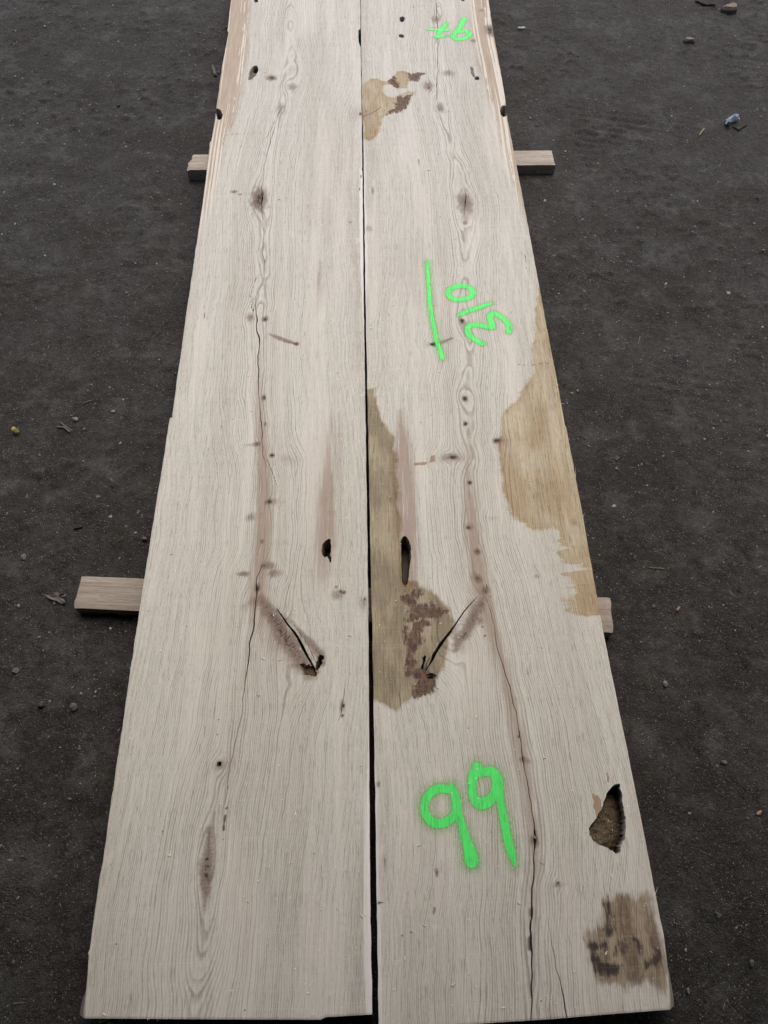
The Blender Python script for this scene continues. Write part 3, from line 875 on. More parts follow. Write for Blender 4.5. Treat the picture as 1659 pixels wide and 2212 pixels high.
RA.stains = {
    'tan': [[(1164, 620), (1158, 680), (1150, 760), (1158, 800), (1135, 838), (1085, 897), (1082, 925), (1074, 950), (1078, 1000), (1086, 1060), (1098, 1095), (1130, 1135), (1150, 1148), (1195, 1142), (1215, 1165), (1212, 1195), (1230, 1215),
             (1300, 1215), (1300, 1000), (1220, 780), (1172, 625)],
            [(1212, 1228), (1232, 1240), (1225, 1262), (1245, 1280), (1240, 1295), (1222, 1300), (1232, 1315), (1270, 1332), (1310, 1330), (1300, 1215), (1240, 1220)],
            C3([(210, 430), (290, 360), (370, 310), (480, 280), (560, 320), (650, 350), (720, 340), (800, 230), (880, 170), (1010, 150), (1080, 190), (1060, 330), (1040, 480), (900, 500), (760, 430), (620, 430), (620, 560), (700, 620), (850, 640), (940, 600), (1060, 530), (1180, 520), (1200, 570), (1100, 650), (1040, 750), (900, 860), (720, 980), (620, 1000), (600, 1120), (540, 1220), (500, 1320), (420, 1410), (340, 1440), (230, 1390)])],
    'olive': [[(790, 842), (812, 838), (814, 868), (822, 880), (832, 915), (848, 940), (855, 985), (860, 1050), (866, 1130), (868, 1260), (880, 1260), (900, 1262), (915, 1275), (945, 1290), (968, 1315), (978, 1345), (974, 1362), (966, 1400), (960, 1425), (955, 1445), (935, 1478), (928, 1495), (905, 1500), (868, 1512), (862, 1532), (812, 1518), (798, 1522), (785, 1300), (785, 900)],
              ],
    'rust': [[(864, 1240), (880, 1240), (884, 1262), (868, 1275)], C3([(700, 360), (760, 300), (860, 320), (930, 400), (900, 470), (820, 460), (740, 420)]), [(928, 984), (938, 982), (938, 998), (929, 1001)], [(937, 1960), (943, 1960), (943, 1971), (937, 1971)],
             [(896, 998), (925, 996), (925, 1003), (896, 1006)], crop(2300, 3050, .1808, [(420, 690), (450, 660), (480, 740), (560, 690), (620, 820), (620, 980), (540, 1120), (480, 1200), (440, 980)]), crop(2300, 3050, .1808, [(735, 190), (820, 400), (845, 520), (790, 540), (750, 330)])],
    'brown': [C5([(340, 230), (440, 250), (540, 200), (560, 240), (480, 280), (500, 350), (700, 360), (830, 420), (700, 450), (560, 430), (480, 470), (380, 480), (470, 400), (430, 330)]),
              C5([(490, 520), (620, 480), (650, 520), (560, 550), (560, 620), (540, 700), (560, 760), (500, 840), (440, 790), (430, 660), (480, 640)]), C5([(430, 900), (480, 900), (500, 1020), (600, 1060), (680, 1180), (690, 1290), (500, 1330), (500, 1240), (560, 1180), (460, 1100)]),
              C3([(1090, 200), (1250, 180), (1390, 205), (1290, 270), (1240, 330), (1090, 310)]), C3([(820, 740), (900, 650), (970, 610), (1000, 640), (1150, 600), (1130, 660), (1060, 700), (1030, 850), (940, 890), (830, 900), (720, 970), (780, 890), (850, 860)]), C3([(740, 340), (780, 260), (830, 300), (800, 350), (900, 440), (880, 475), (780, 400)]),
              C5([(380, 560), (420, 660), (430, 800), (480, 870), (440, 1000), (470, 1130), (430, 1110), (410, 950), (440, 880), (390, 780)])],
    'wet': [C9([(500, 285), (640, 270), (820, 300), (1090, 320), (1150, 430), (1180, 560), (1200, 680), (1260, 800), (1330, 950), (1380, 1200), (1430, 1450), (1460, 1650), (1280, 1700), (1200, 1650), (1080, 1600), (900, 1640), (740, 1680), (600, 1640), (480, 1620), (340, 1590), (300, 1420), (250, 1250), (225, 1040), (230, 840), (330, 700), (420, 690), (440, 500), (420, 360)])],
    'ink': [C9([(430, 370), (500, 340), (540, 420), (570, 620), (550, 780), (500, 860), (430, 760), (520, 700), (520, 560), (480, 420)]), C9([(215, 1020), (280, 970), (460, 950), (480, 1010), (360, 1060), (330, 1130), (240, 1130)]), C9([(1010, 1290), (1130, 1240), (1260, 1040), (1310, 1050), (1290, 1240), (1120, 1320), (1040, 1380)]),
            C9([(740, 980), (770, 1180), (730, 1200), (720, 1020)]), C9([(850, 960), (980, 960), (970, 1180), (940, 1160), (930, 1000), (860, 1010)]), C9([(560, 1140), (640, 1020), (660, 1050), (620, 1170)]), C9([(240, 1130), (330, 1140), (420, 1250), (600, 1300), (700, 1420), (500, 1480), (340, 1440), (270, 1300)])],
}
RA.mauve = [[(866, 890, 4, .9), (869, 960, 12, 1.1), (873, 1060, 17, 1.2), (877, 1160, 18, 1.2), (882, 1250, 14, 1.0), (888, 1300, 8, .6)],
            [(1008, 960, 5, .6), (1014, 1080, 9, 1.0), (1024, 1180, 12, 1.1), (1040, 1270, 13, 1.2), (1060, 1340, 11, 1.1), (1080, 1420, 10, 1.0), (1105, 1520, 10, 1.0), (1130, 1650, 11, 1.0), (1150, 1780, 12, 1.0), (1154, 1880, 9, .8), (1150, 2000, 7, .6)],
            [(1026, 1310, 14, .5), (1000, 1370, 12, .45)], [(858, 230, 3, .4), (852, 260, 3, .4)]]
RA.sap_y = _yp(-230, 0, 90, 200, 260, 330, 420, 470, 520); RA.sap_w = np.array([.055, .085, .10, .075, .055, .05, .026, .006, 0.0])[::-1]
RA.white_y = _yp(280, 320, 420, 560, 640, 760, 1000, 1400, 1560, 1700, 1900, 2100, 2230); RA.white_w = np.array([0, .004, .004, .006, .003, 0, 0, 0, .001, .004, .006, .006, .006])[::-1]
RA.wane_l = (_yp(0, 2200), np.array([0.0, 0.0]))
RA.wane_r = (_yp(2020, 2045, 2080, 2130, 2185), np.array([-.003, .003, .013, .021, .026])[::-1])
C8 = lambda p: crop(1850, 0, .2712, p)
C6 = lambda p: crop(2300, 3050, .1808, p)
big = C6([(975, 490), (900, 490), (850, 520), (790, 590), (720, 680), (680, 790), (640, 930), (610, 1050), (540, 1110), (480, 1230), (420, 1320), (350, 1400), (315, 1480), (330, 1600), (400, 1720), (500, 1810), (620, 1850), (740, 1880),
          (830, 1910), (900, 1980), (960, 2005), (1010, 1960), (1010, 1850), (1040, 1760), (1090, 1680), (1110, 1570), (1130, 1430), (1110, 1290), (1080, 1050), (1040, 850), (1010, 650), (985, 520)])
_rim = at_many(C6([(975, 480), (1010, 650), (1080, 1050), (1130, 1430), (1090, 1680), (1010, 1850), (1010, 2010)]))[::-1]
RA.holes = [
    dict(poly=C4([(1225, 285), (1205, 320), (1200, 420), (1205, 560), (1212, 700), (1218, 830), (1240, 862), (1270, 845), (1285, 740), (1297, 620), (1312, 520), (1308, 410), (1285, 330), (1255, 295)]), depth=.050, dark=.75),
    dict(poly=big, depth=.03, slope=(.016, .052), rim=(_rim[:, 1], _rim[:, 0]), rot=.95, dark=.0, jag=.005),
    dict(poly=C8([(600, 1562), (635, 1570), (642, 1650), (635, 1700), (605, 1718), (578, 1690), (566, 1640), (578, 1585)]), depth=.052, dark=.9, grow=.0035),
    dict(poly=C8([(190, 1140), (215, 1128), (243, 1135), (250, 1160), (235, 1178), (205, 1178), (182, 1165)]), depth=.04, dark=.9),
    dict(poly=C8([(110, 960), (150, 1010), (190, 1130), (160, 1140), (125, 1080)]), depth=.004, dark=.1, rot=.7),
    dict(poly=C8([(-15, -30), (-12, 8), (10, 18), (28, 8), (30, -30)]), depth=.04, dark=.9),
    dict(poly=[(863, 38), (869, 35.5), (874, 38), (873, 45), (868, 48), (864, 44)], depth=.030, dark=.55, rot=.5),
    dict(poly=[(862, 75), (867, 74), (872, 76), (872, 80), (868, 81.5), (863, 79)], depth=.030, dark=.9),
    dict(poly=C5([(575, 900), (600, 900), (610, 1010), (595, 1040), (570, 1020), (590, 970)]), depth=.020, dark=.9, jag=.010),
    dict(poly=C5([(680, 1090), (720, 1050), (725, 1110), (690, 1150), (650, 1110)]), depth=.012, dark=.85, jag=.012),
    dict(poly=[(930, 742), (938, 740.5), (944, 742.5), (941, 746.5), (934, 746)], depth=.015, dark=.9, jag=.004),
]
plank_a = build_plank(LA)
tag(plank_a, 'pale oak plank without paint marks, left of the narrow gap', 'plank', 'pair of oak planks')
plank_b = build_plank(RA)
tag(plank_b, 'pale oak plank sprayed with green numbers and stained brown, right of the gap', 'plank', 'pair of oak planks')

for (px, py, dx, ln, bx) in ((1226, 958, .25, .020, .4), (1246, 1040, .02, .045, .1), (1260, 1120, .15, .018, .3), (1418, 1938, .1, .016, .2)):
    p = at(px, py); w = .0011
    d = np.array([dx, 1.0]); d /= np.linalg.norm(d)
    q0 = p + np.array([-.003, 0]); q1 = p + d * ln + np.array([.0035 + bx * .004, 0])
    V = np.array([(q0[0] - w, q0[1], TOP_Z - .003), (q0[0] + w, q0[1], TOP_Z - .003), (q1[0], q1[1], TOP_Z - .0005), (q0[0] - w, q0[1], TOP_Z - .0045), (q0[0] + w, q0[1], TOP_Z - .0045), (q1[0], q1[1], TOP_Z - .0015)]) - RA.org
    me = make_mesh('splinter', V, [(0, 3, 4, 1), (1, 4, 5, 2), (2, 5, 3, 0)], [(0, 1, 2), (5, 4, 3)])
    link('splinter', me, simple_material('splinter_wood', (.48, .45, .39), (.38, .34, .28), 200), parent=plank_b)

# ------------------------------------------------------------------ green spray marks
def paint_material():
    N = NT('green_spray_paint')
    sd = N.attr('sd')
    line, pore, fine = grain_lines(N, N.attr('ring'), N.obj)
    n1 = N.noise(N.obj, 1.0, 3, 0.6, sc=(420, 160, 1))
    edge = N.m('ADD', sd, N.m('MULTIPLY', N.m('SUBTRACT', n1, 0.5), 0.0016))
    solid = N.ss(edge, -0.0012, 0.0010, 1.0, 0.0)
    halo = N.m('EXPONENT', N.m('DIVIDE', N.m('MAXIMUM', sd, 0.0), N.m('MULTIPLY', N.attr('soft'), -1.25)))
    halo = N.m('MULTIPLY', halo, N.ss(n1, 0.30, 0.70, 0.15, 0.85))
    halo = N.m('MULTIPLY', halo, N.ss(sd, 0.010, 0.020, 1.0, 0.0))
    thin = N.noise(N.obj, 1.0, 3, 0.6, sc=(70, 30, 1))
    a = N.m('MAXIMUM', N.m('MULTIPLY', solid, N.ss(thin, 0.28, 0.55, 0.86, 0.99)), N.m('MULTIPLY', halo, 0.78))
    gaps = N.m('ADD', N.m('MULTIPLY', pore, 0.60), N.m('MULTIPLY', line, 0.16))
    a = N.m('MULTIPLY', a, N.m('SUBTRACT', 1.0, gaps, clamp=True), clamp=True)
    col = N.mix(N.ss(fine, 0.3, 0.75), (0.085, 0.80, 0.155), (0.055, 0.62, 0.105))
    col = N.mix(solid, (0.12, 0.50, 0.050), col)
    N.put(N.b.inputs['Alpha'], a)
    return N.fin(col, 0.55, 0.3, N.bump(N.m('MULTIPLY', fine, -1.0), 0.4, 0.0008))


MAT_PAINT = paint_material()


def paint_mark(name, strokes, label, soft=0.0035):
    xs = []; geo = []
    for st in strokes:
        P = at_many([p[:2] for p in st])
        W = [p[2] * scale_at(p[0], p[1])[0] for p in st]
        # smooth the hand-drawn stroke
        t = np.linspace(0, len(st) - 1, 8 * (len(st) - 1) + 1)
        sx = np.interp(t, range(len(st)), P[:, 0]); sy = np.interp(t, range(len(st)), P[:, 1]); sw = np.interp(t, range(len(st)), W)
        for _ in range(3):
            for a in (sx, sy):
                a[1:-1] = (a[:-2] + 2 * a[1:-1] + a[2:]) / 4
            for a in (sx, sy):
                a[2:-2] = (a[:-4] + 2 * a[2:-2] + a[4:]) / 4
        geo.append((np.stack([sx, sy], 1), sw)); xs.append(np.stack([sx, sy], 1))
    allp = np.concatenate(xs)
    lo = allp.min(0) - 0.030; hi = allp.max(0) + 0.030
    step = 0.0028
    gx = np.arange(lo[0], hi[0], step); gy = np.arange(lo[1], hi[1], step)
    X, Y = np.meshgrid(gx, gy)
    sd = np.full(X.shape, 1e9)
    for p, w in geo:
        sd = np.minimum(sd, seg_dist(X, Y, p, w))
    ring, _ = plank_fields(RA, X, Y)
    nx, ny = len(gx), len(gy)
    idx = np.arange(nx * ny).reshape(ny, nx)
    q = np.stack([idx[:-1, :-1], idx[:-1, 1:], idx[1:, 1:], idx[1:, :-1]], -1).reshape(-1, 4)
    q = q[sd.reshape(-1)[q].min(1) < 0.018]
    used = np.unique(q); remap = -np.ones(nx * ny, int); remap[used] = np.arange(len(used))
    V = np.stack([X, Y, np.full_like(X, TOP_Z + 0.0005)], -1).reshape(-1, 3)[used] - RA.org
    me = make_mesh(name, V, remap[q], attrs={'sd': sd.reshape(-1)[used], 'ring': ring.reshape(-1)[used], 'soft': np.full(len(used), soft)})
    o = link(name, me, MAT_PAINT, parent=plank_b)
    o['label'] = label
    return o


def stroke(ox, oy, k, pts, r):
    out = crop(ox, oy, k, pts)
    rr = r if isinstance(r, (list, tuple)) else [r] * len(pts)
    rr = np.interp(np.linspace(0, 1, len(pts)), np.linspace(0, 1, len(rr)), rr)
    return [(p[0], p[1], float(w) * k / 1.8517) for p, w in zip(out, rr)]


q1 = (1650, 40, .1808); q2 = (1650, 1000, .2712); q3 = (1600, 2980, .3315)
paint_mark('painted_figure', [stroke(*q1, [(330, 440), (580, 440), (810, 450)], [26, 40, 44]), stroke(*q1, [(755, 300), (660, 410), (590, 510), (520, 600)], 46),
                              stroke(*q1, [(520, 605), (640, 590), (790, 565)], 44)], 'green sprayed figure shaped like a crossed seven', .0025)
paint_mark('painted_figure', [stroke(*q1, [(1145, 190), (1090, 310), (1010, 450), (920, 520), (885, 590), (930, 645), (1040, 655), (1160, 635), (1250, 580), (1265, 530), (1225, 480), (1130, 465), (1040, 480)], 56)],
           'green sprayed figure six near the far end', .0025)
paint_mark('painted_line', [stroke(*q2, [(225, 180), (235, 450), (250, 750), (285, 1000), (335, 1250), (370, 1390), (420, 1520), (440, 1600)], [26, 27, 27, 28, 30, 31, 31, 30])],
           'long green sprayed line along the grain', .006)
paint_mark('painted_figure', [stroke(*q2, [(740, 530), (850, 552), (905, 630), (870, 690), (780, 728), (640, 742), (560, 710), (515, 630), (570, 562), (660, 535), (740, 530)], 42)], 'green sprayed nought', .0022)
paint_mark('painted_figure', [stroke(*q2, [(690, 960), (780, 912), (900, 880), (1040, 830), (1160, 787)], [32, 38, 40, 37, 24])], 'green sprayed figure one', .003)
paint_mark('painted_figure', [stroke(*q2, [(1030, 1382), (950, 1340), (850, 1275), (800, 1200), (815, 1130), (890, 1098), (1000, 1110), (1110, 1140), (1195, 1150), (1165, 1080), (1135, 1000), (1150, 950), (1200, 932), (1300, 980), (1390, 1060), (1440, 1130), (1418, 1205)], 43)],
           'green sprayed figure three', .003)
paint_mark('painted_figure', [stroke(*q3, [(610, 545), (480, 515), (370, 565), (300, 670), (285, 780), (330, 890), (420, 950), (520, 950), (620, 895), (675, 820), (690, 720), (670, 620), (625, 500)], [48, 50, 50, 48, 48, 52, 56, 52, 50, 54, 56, 54, 40]),
                              stroke(*q3, [(690, 800), (740, 950), (800, 1150), (845, 1290), (862, 1390)], [52, 48, 54, 74, 88])], 'green sprayed nine with a blob at the tail', .006)
paint_mark('painted_figure', [stroke(*q3, [(930, 268), (880, 380), (862, 520), (880, 640), (950, 708), (1020, 712), (1110, 650), (1172, 560), (1182, 430), (1130, 325), (1050, 315), (960, 332)], [60, 56, 52, 56, 66, 66, 60, 66, 64, 62, 52, 52]),
                              stroke(*q3, [(1185, 430), (1205, 650), (1245, 850), (1290, 1100), (1340, 1300), (1385, 1450)], [58, 44, 48, 54, 48, 20])], 'green sprayed nine with a pointed tail', .005)

# ------------------------------------------------------------------ bearers under the planks
def lath_material(name, c1, c2, cd):
    N = NT(name)
    o = N.obj
    n = N.noise(o, 1.0, 4, 0.65, sc=(9, 210, 60))
    p = N.noise(o, 1.0, 3, 0.6, sc=(40, 620, 200))
    col = N.mix(N.ss(n, 0.34, 0.68), c1, c2)
    col = N.mix(N.ss(p, 0.54, 0.70, 0.0, 0.75), col, cd)
    b = N.noise(o, 7.0, 3, 0.6)
    col = N.mix(N.ss(b, 0.4, 0.7, 0.0, 0.35), col, c2)
    h = N.m('SUBTRACT', N.m('MULTIPLY', n, 0.5), N.m('MULTIPLY', p, 0.8))
    return N.fin(col, 0.85, 0.2, N.bump(h, 0.6, 0.0015))


def build_lath(name, corners_px, mat, label, seed, chip_l=0.0, chip_r=0.0):
    """corners: back-left, front-left, back-right, front-right on the upper face"""
    bl, fl, br, fr = [at(*p, LATH_Z) for p in corners_px]
    cen = (bl + fl + br + fr) / 4
    rng = np.random.default_rng(seed)
    n = 90; m = 7
    s = np.linspace(0, 1, n)[:, None]; t = np.linspace(0, 1, m)[None, :]
    B = bl[None] + (br - bl)[None] * s; F = fl[None] + (fr - fl)[None] * s
    G = F[:, None, :] + (B - F)[:, None, :] * t[0][None, :, None]
    # ragged saw ends
    e = rng.normal(0, 1, m)
    dirx = (br - bl) / np.linalg.norm(br - bl)
    G[0] += dirx[None] * (e * 0.0012 + chip_l * rng.random(m))[:, None]
    G[-1] -= dirx[None] * (rng.normal(0, 1, m) * 0.0012 + chip_r * rng.random(m))[:, None]
    Ztop = np.full((n, m), LATH_Z)
    Ztop[:, 0] -= 0.0015 + 0.001 * rng.random(n); Ztop[:, -1] -= 0.0015
    Ztop[0] -= 0.001 + chip_l * 0.5 * rng.random(m); Ztop[-1] -= 0.001 + chip_r * 0.5 * rng.random(m)
    Ztop = np.minimum(Ztop, LATH_Z)
    Ztop[n // 3:2 * n // 3, 3] = LATH_Z
    zb = -0.016
    V = [np.concatenate([G, Ztop[..., None]], -1).reshape(-1, 3)]
    idx = np.arange(n * m).reshape(n, m)
    quads = [np.stack([idx[:-1, :-1], idx[1:, :-1], idx[1:, 1:], idx[:-1, 1:]], -1).reshape(-1, 4)]
    loop = np.concatenate([idx[:, 0], idx[-1, 1:], idx[::-1, -1][1:], idx[0, ::-1][1:-1]])
    off = n * m
    base = V[0][loop].copy(); inset = base[:, :2] - cen
    base[:, 2] = zb
    base[:, :2] += rng.normal(0, 0.0006, base[:, :2].shape)
    V.append(base)
    lb = off + np.arange(len(loop))
    quads.append(np.stack([loop, lb, np.roll(lb, -1), np.roll(loop, -1)], -1))
    V = np.concatenate(V)
    org = np.array([cen[0], cen[1], 0.0])
    ang = math.atan2(dirx[1], dirx[0])
    W = V - org
    c, s_ = math.cos(-ang), math.sin(-ang)
    W2 = W.copy(); W2[:, 0] = W[:, 0] * c - W[:, 1] * s_; W2[:, 1] = W[:, 0] * s_ + W[:, 1] * c
    me = make_mesh(name, W2, np.concatenate(quads))
    o = link(name, me, mat, loc=tuple(org)); o.rotation_euler[2] = ang
    return tag(o, label, 'bearer', 'bearers under the planks')


MAT_LATH1 = lath_material('weathered_lath', (0.330, 0.288, 0.240), (0.225, 0.190, 0.156), (0.075, 0.060, 0.048))
MAT_LATH2 = lath_material('grey_lath', (0.400, 0.355, 0.295), (0.275, 0.236, 0.190), (0.100, 0.080, 0.062))
build_lath('timber_bearer', [(176, 1244), (157.5, 1312.6), (1321.5, 1290.5), (1327, 1366)], MAT_LATH1, 'wide grey brown timber bearer under the near half of the planks', 3, .002, .004)
build_lath('timber_bearer', [(408.7, 333.4), (401.4, 366.2), (1192.2, 324), (1200.4, 354.8)], MAT_LATH2, 'narrower pale timber bearer under the far half of the planks', 6, .010, .001)

# ------------------------------------------------------------------ fragments
def lump(rng, n=1, flat=0.6):
    """a small irregular stone: 12 vertices, 20 faces"""
    ph = (1 + 5 ** .5) / 2
    v = np.array([(-1, ph, 0), (1, ph, 0), (-1, -ph, 0), (1, -ph, 0), (0, -1, ph), (0, 1, ph), (0, -1, -ph), (0, 1, -ph), (ph, 0, -1), (ph, 0, 1), (-ph, 0, -1), (-ph, 0, 1)], float)
    v /= np.linalg.norm(v[0])
    v *= (0.62 + 0.70 * rng.random((12, 1)))
    v *= np.array([1.0, 0.6 + 0.35 * rng.random(), flat])
    f = np.array([(0, 11, 5), (0, 5, 1), (0, 1, 7), (0, 7, 10), (0, 10, 11), (1, 5, 9), (5, 11, 4), (11, 10, 2), (10, 7, 6), (7, 1, 8), (3, 9, 4), (3, 4, 2), (3, 2, 6), (3, 6, 8), (3, 8, 9), (4, 9, 5), (2, 4, 11), (6, 2, 10), (8, 6, 7), (9, 8, 1)])
    return v, f


def splinter(rng):
    v = np.array([(-1, -1, -1), (1, -.6, -1), (1, .6, -1), (-1, 1, -1), (-1, -1, 1), (1, -.5, 1), (1, .5, 1), (-1, 1, 1)], float) * 0.5
    v += rng.normal(0, .12, v.shape)
    f = np.array([(0, 2, 1), (0, 3, 2), (4, 5, 6), (4, 6, 7), (0, 1, 5), (0, 5, 4), (1, 2, 6), (1, 6, 5), (2, 3, 7), (2, 7, 6), (3, 0, 4), (3, 4, 7)])
    return v, f


def rotz(v, a):
    c, s = np.cos(a), np.sin(a)
    o = v.copy(); o[:, 0] = v[:, 0] * c - v[:, 1] * s; o[:, 1] = v[:, 0] * s + v[:, 1] * c
    return o


def scatter(name, items, mat, label):
    V = []; F = []; T = []; n = 0
    for v, f, tint in items:
        V.append(v); F.append(f + n); n += len(v); T.append(np.tile(tint, (len(v), 1)))
    me = make_mesh(name, np.concatenate(V), tris=np.concatenate(F), attrs={'tint': np.concatenate(T)})
    return tag(link(name, me, mat), label, None, None, 'stuff')


rng = np.random.default_rng(12)
MAT_STONE = tint_material('grit_stone', 0.75, 0.3)
MAT_CHIP = tint_material('wood_fragments', 0.9, 0.15)


def under_planks(x, y, pad=0.0):
    if y < y_of(2205):
        return False
    return float(LA.xl(y)) - pad < x < float(RA.xr(y)) + pad


items = []
pal = np.array([(.185, .175, .160), (.140, .138, .136), (.245, .230, .205), (.290, .280, .265), (.085, .080, .075), (.15, .158, .17)])
while len(items) < 7500:
    x = rng.uniform(-1.9, 1.9); y = -0.45 + 4.4 * rng.random() ** 1.0
    if under_planks(x, y, -0.10):
        continue
    if rng.random() > 0.15 + 0.85 * float(vnoise(x * 2.3, y * 2.3, 44)):
        continue
    r = 0.0013 + 0.0032 * rng.random() ** 3 + (0.003 * rng.random() if rng.random() < .06 else 0) + (0.004 if rng.random() < .008 else 0)
    v, f = lump(rng, flat=.55)
    v = rotz(v * r, rng.random() * 6.28)
    z = float(ground_height(np.array(x), np.array(y)))
    v += np.array([x, y, z + r * 0.10])
    items.append((v, f, pal[rng.integers(len(pal))] * rng.uniform(.45, 1.1)))
scatter('gravel', items, MAT_STONE, 'fine pale grit and small stones strewn over dark earth')
items = []
palw = np.array([(.17, .135, .095), (.10, .08, .062), (.245, .20, .15), (.055, .042, .034), (.32, .28, .22)])
while len(items) < 3800:
    x = rng.uniform(-1.9, 1.9); y = -0.45 + 4.4 * rng.random()
    if under_planks(x, y, -0.10):
        continue
    if rng.random() > float(vnoise(x * 1.9, y * 1.9, 54)) * 1.1:
        continue
    L_ = 0.003 + 0.007 * rng.random() ** 2 + (0.022 * rng.random() if rng.random() < .03 else 0)
    v, f = splinter(rng)
    v = rotz(v * np.array([L_, 0.0010 + .0008 * rng.random(), 0.0010]), rng.random() * 6.28)
    z = float(ground_height(np.array(x), np.array(y)))
    v += np.array([x, y, z + 0.0010])
    items.append((v, f, palw[rng.integers(len(palw))] * rng.uniform(.5, 1.1)))
scatter('wood_litter', items, MAT_CHIP, 'tiny wood splinters and bark crumbs trodden into dark earth')
# sawdust crumbs lying on the planks
items = []
while len(items) < 900:
    y = y_of(2190) + 2.6 * rng.random() ** 1.7
    x = rng.uniform(float(LA.xl(y)) + .01, float(RA.xr(y)) - .01)
    if float(LA.xr(y)) - .004 < x < float(RA.xl(y)) + .004:
        continue
    if rng.random() > 0.10 + 1.1 * float(vnoise(x * 5, y * 4, 61)) ** 2 * (1.4 if y < 0.9 else .6):
        continue
    r = 0.0006 + 0.0010 * rng.random() ** 2
    if rng.random() < .75:
        v, f = lump(rng, flat=.7); v = v * r
    else:
        v, f = splinter(rng); v = v * np.array([r * 4.0, r * 1.3, r * 1.1])
    v = rotz(v, rng.random() * 6.28) + np.array([x, y, TOP_Z + r * .5])
    items.append((v, f, np.array((.74, .68, .57)) * rng.uniform(.75, 1.1)))
scatter('sawdust_crumbs', items, MAT_CHIP, 'pale crumbs of sawdust scattered on both oak planks')

# ------------------------------------------------------------------ single things on the ground
def gz(x, y):
    return float(ground_height(np.array(x), np.array(y)))


def stone(px, py, wpx, label, col, seed, flat=.6, name='stone', cat='stone'):
    r_ = np.random.default_rng(seed)
    p = at(px, py, 0.0); a = scale_at(px, py, 0.0)[0]
    v, f = lump(r_, flat=flat)
    # one smoothing subdivision for a rounder body
    me = make_mesh(name, rotz(v * (wpx * a / 2), r_.random() * 3), tris=f)
    import bmesh
    bm = bmesh.new(); bm.from_mesh(me)
    bmesh.ops.subdivide_edges(bm, edges=bm.edges[:], cuts=1, use_grid_fill=True, smooth=0.35)
    bm.to_mesh(me); bm.free()
    mat = simple_material(name + '_skin', tuple(c * .28 for c in col), tuple(c * .62 for c in col), 190, rough=.8)
    o = link(name, me, mat, loc=(p[0], p[1], gz(*p) + wpx * a * .22))
    return tag(o, label, cat)


stone(33.5, 932, 20, 'small round yellow nut lying on the bare earth at the left edge', (.62, .52, .20), 2, .9, 'round_nut', 'nut')
STONES = [(163, 905, 13, 'grey white pebble beyond the yellow nut, nearest to it', (.33, .33, .32), 5), (312, 1165, 15, 'pale oval pebble just above the near bearer beside the left plank', (.24, .255, .26), 6),
          (51, 1204, 16, 'pale grey pebble left of the near bearer by the picture edge', (.22, .23, .245), 7), (86, 1522, 20, 'flat dull grey stone in the dark earth below the near bearer', (.085, .088, .09), 8),
          (157, 1526, 22, 'pale broken stone below the left end of the near bearer', (.19, .185, .175), 9), (1551, 1976, 15, 'blue grey rounded stone level with the brown corner stain', (.16, .18, .20), 10),
          (1625, 2082, 17, 'blue grey stone at the lower right picture edge', (.13, .15, .165), 11), (1482, 2053, 8, 'small bright white pebble beside the brown corner stain', (.46, .46, .45), 12),
          (1488, 2141, 11, 'pale pitted pebble beside the near right plank corner', (.30, .30, .29), 13), (1438, 1477, 14, 'light grey oval pebble right of the near bearer', (.29, .30, .31), 14),
          (1566, 1645, 12, 'whitish pebble well right of the plank above the rotten hollow', (.30, .31, .33), 15), (116, 1302, 9, 'small pale pebble between the dry leaf and the near bearer', (.27, .28, .30), 16)]
for s in STONES:
    stone(s[0], s[1], s[2], s[3], s[4], s[5])


def bark_scrap(px, py, wpx, hpx, zpx, ang, label, mat, name, cat, seed):
    """chunk with a few uneven facets"""
    r_ = np.random.default_rng(seed)
    p = at(px, py, 0.0); a, b = scale_at(px, py, 0.0)
    n = 7
    th = np.linspace(0, 2 * np.pi, n, endpoint=False) + r_.normal(0, .18, n)
    rr = .8 + .35 * r_.random(n)
    ring = np.stack([np.cos(th) * rr * wpx * a / 2, np.sin(th) * rr * hpx * a / 2], -1)
    z1 = zpx * a
    lo = np.concatenate([ring * 1.0, np.full((n, 1), -0.004)], -1)
    mid = np.concatenate([ring * 1.06 + r_.normal(0, .0006, (n, 2)), np.full((n, 1), z1 * .55) + r_.normal(0, z1 * .08, (n, 1))], -1)
    hi = np.concatenate([ring * .78, z1 + r_.normal(0, z1 * .12, (n, 1))], -1)
    V = np.concatenate([lo, mid, hi, [[0, 0, z1 * 1.05]]])
    q = []
    for i in range(n):
        j = (i + 1) % n
        q += [(i, j, n + j, n + i), (n + i, n + j, 2 * n + j, 2 * n + i)]
    t = [(2 * n + i, 2 * n + (i + 1) % n, 3 * n) for i in range(n)]
    me = make_mesh(name, rotz(V, ang), q, t)
    return tag(link(name, me, mat, loc=(p[0], p[1], gz(*p))), label, cat)


MAT_BARK = simple_material('dry_bark', (.20, .165, .12), (.115, .09, .068), 1.0, (60, 300, 60), bump=.7, dist=.002)
bark_scrap(1577, 20, 34, 24, 11, .2, 'tan block of wood offcut in the far right corner', MAT_BARK, 'wood_offcut', 'offcut', 4)
bark_scrap(1488, 88, 24, 15, 7, -.1, 'small brown chunk of bark left of the white scrap, nearer than the offcut', MAT_BARK, 'bark_chunk', 'bark', 9)


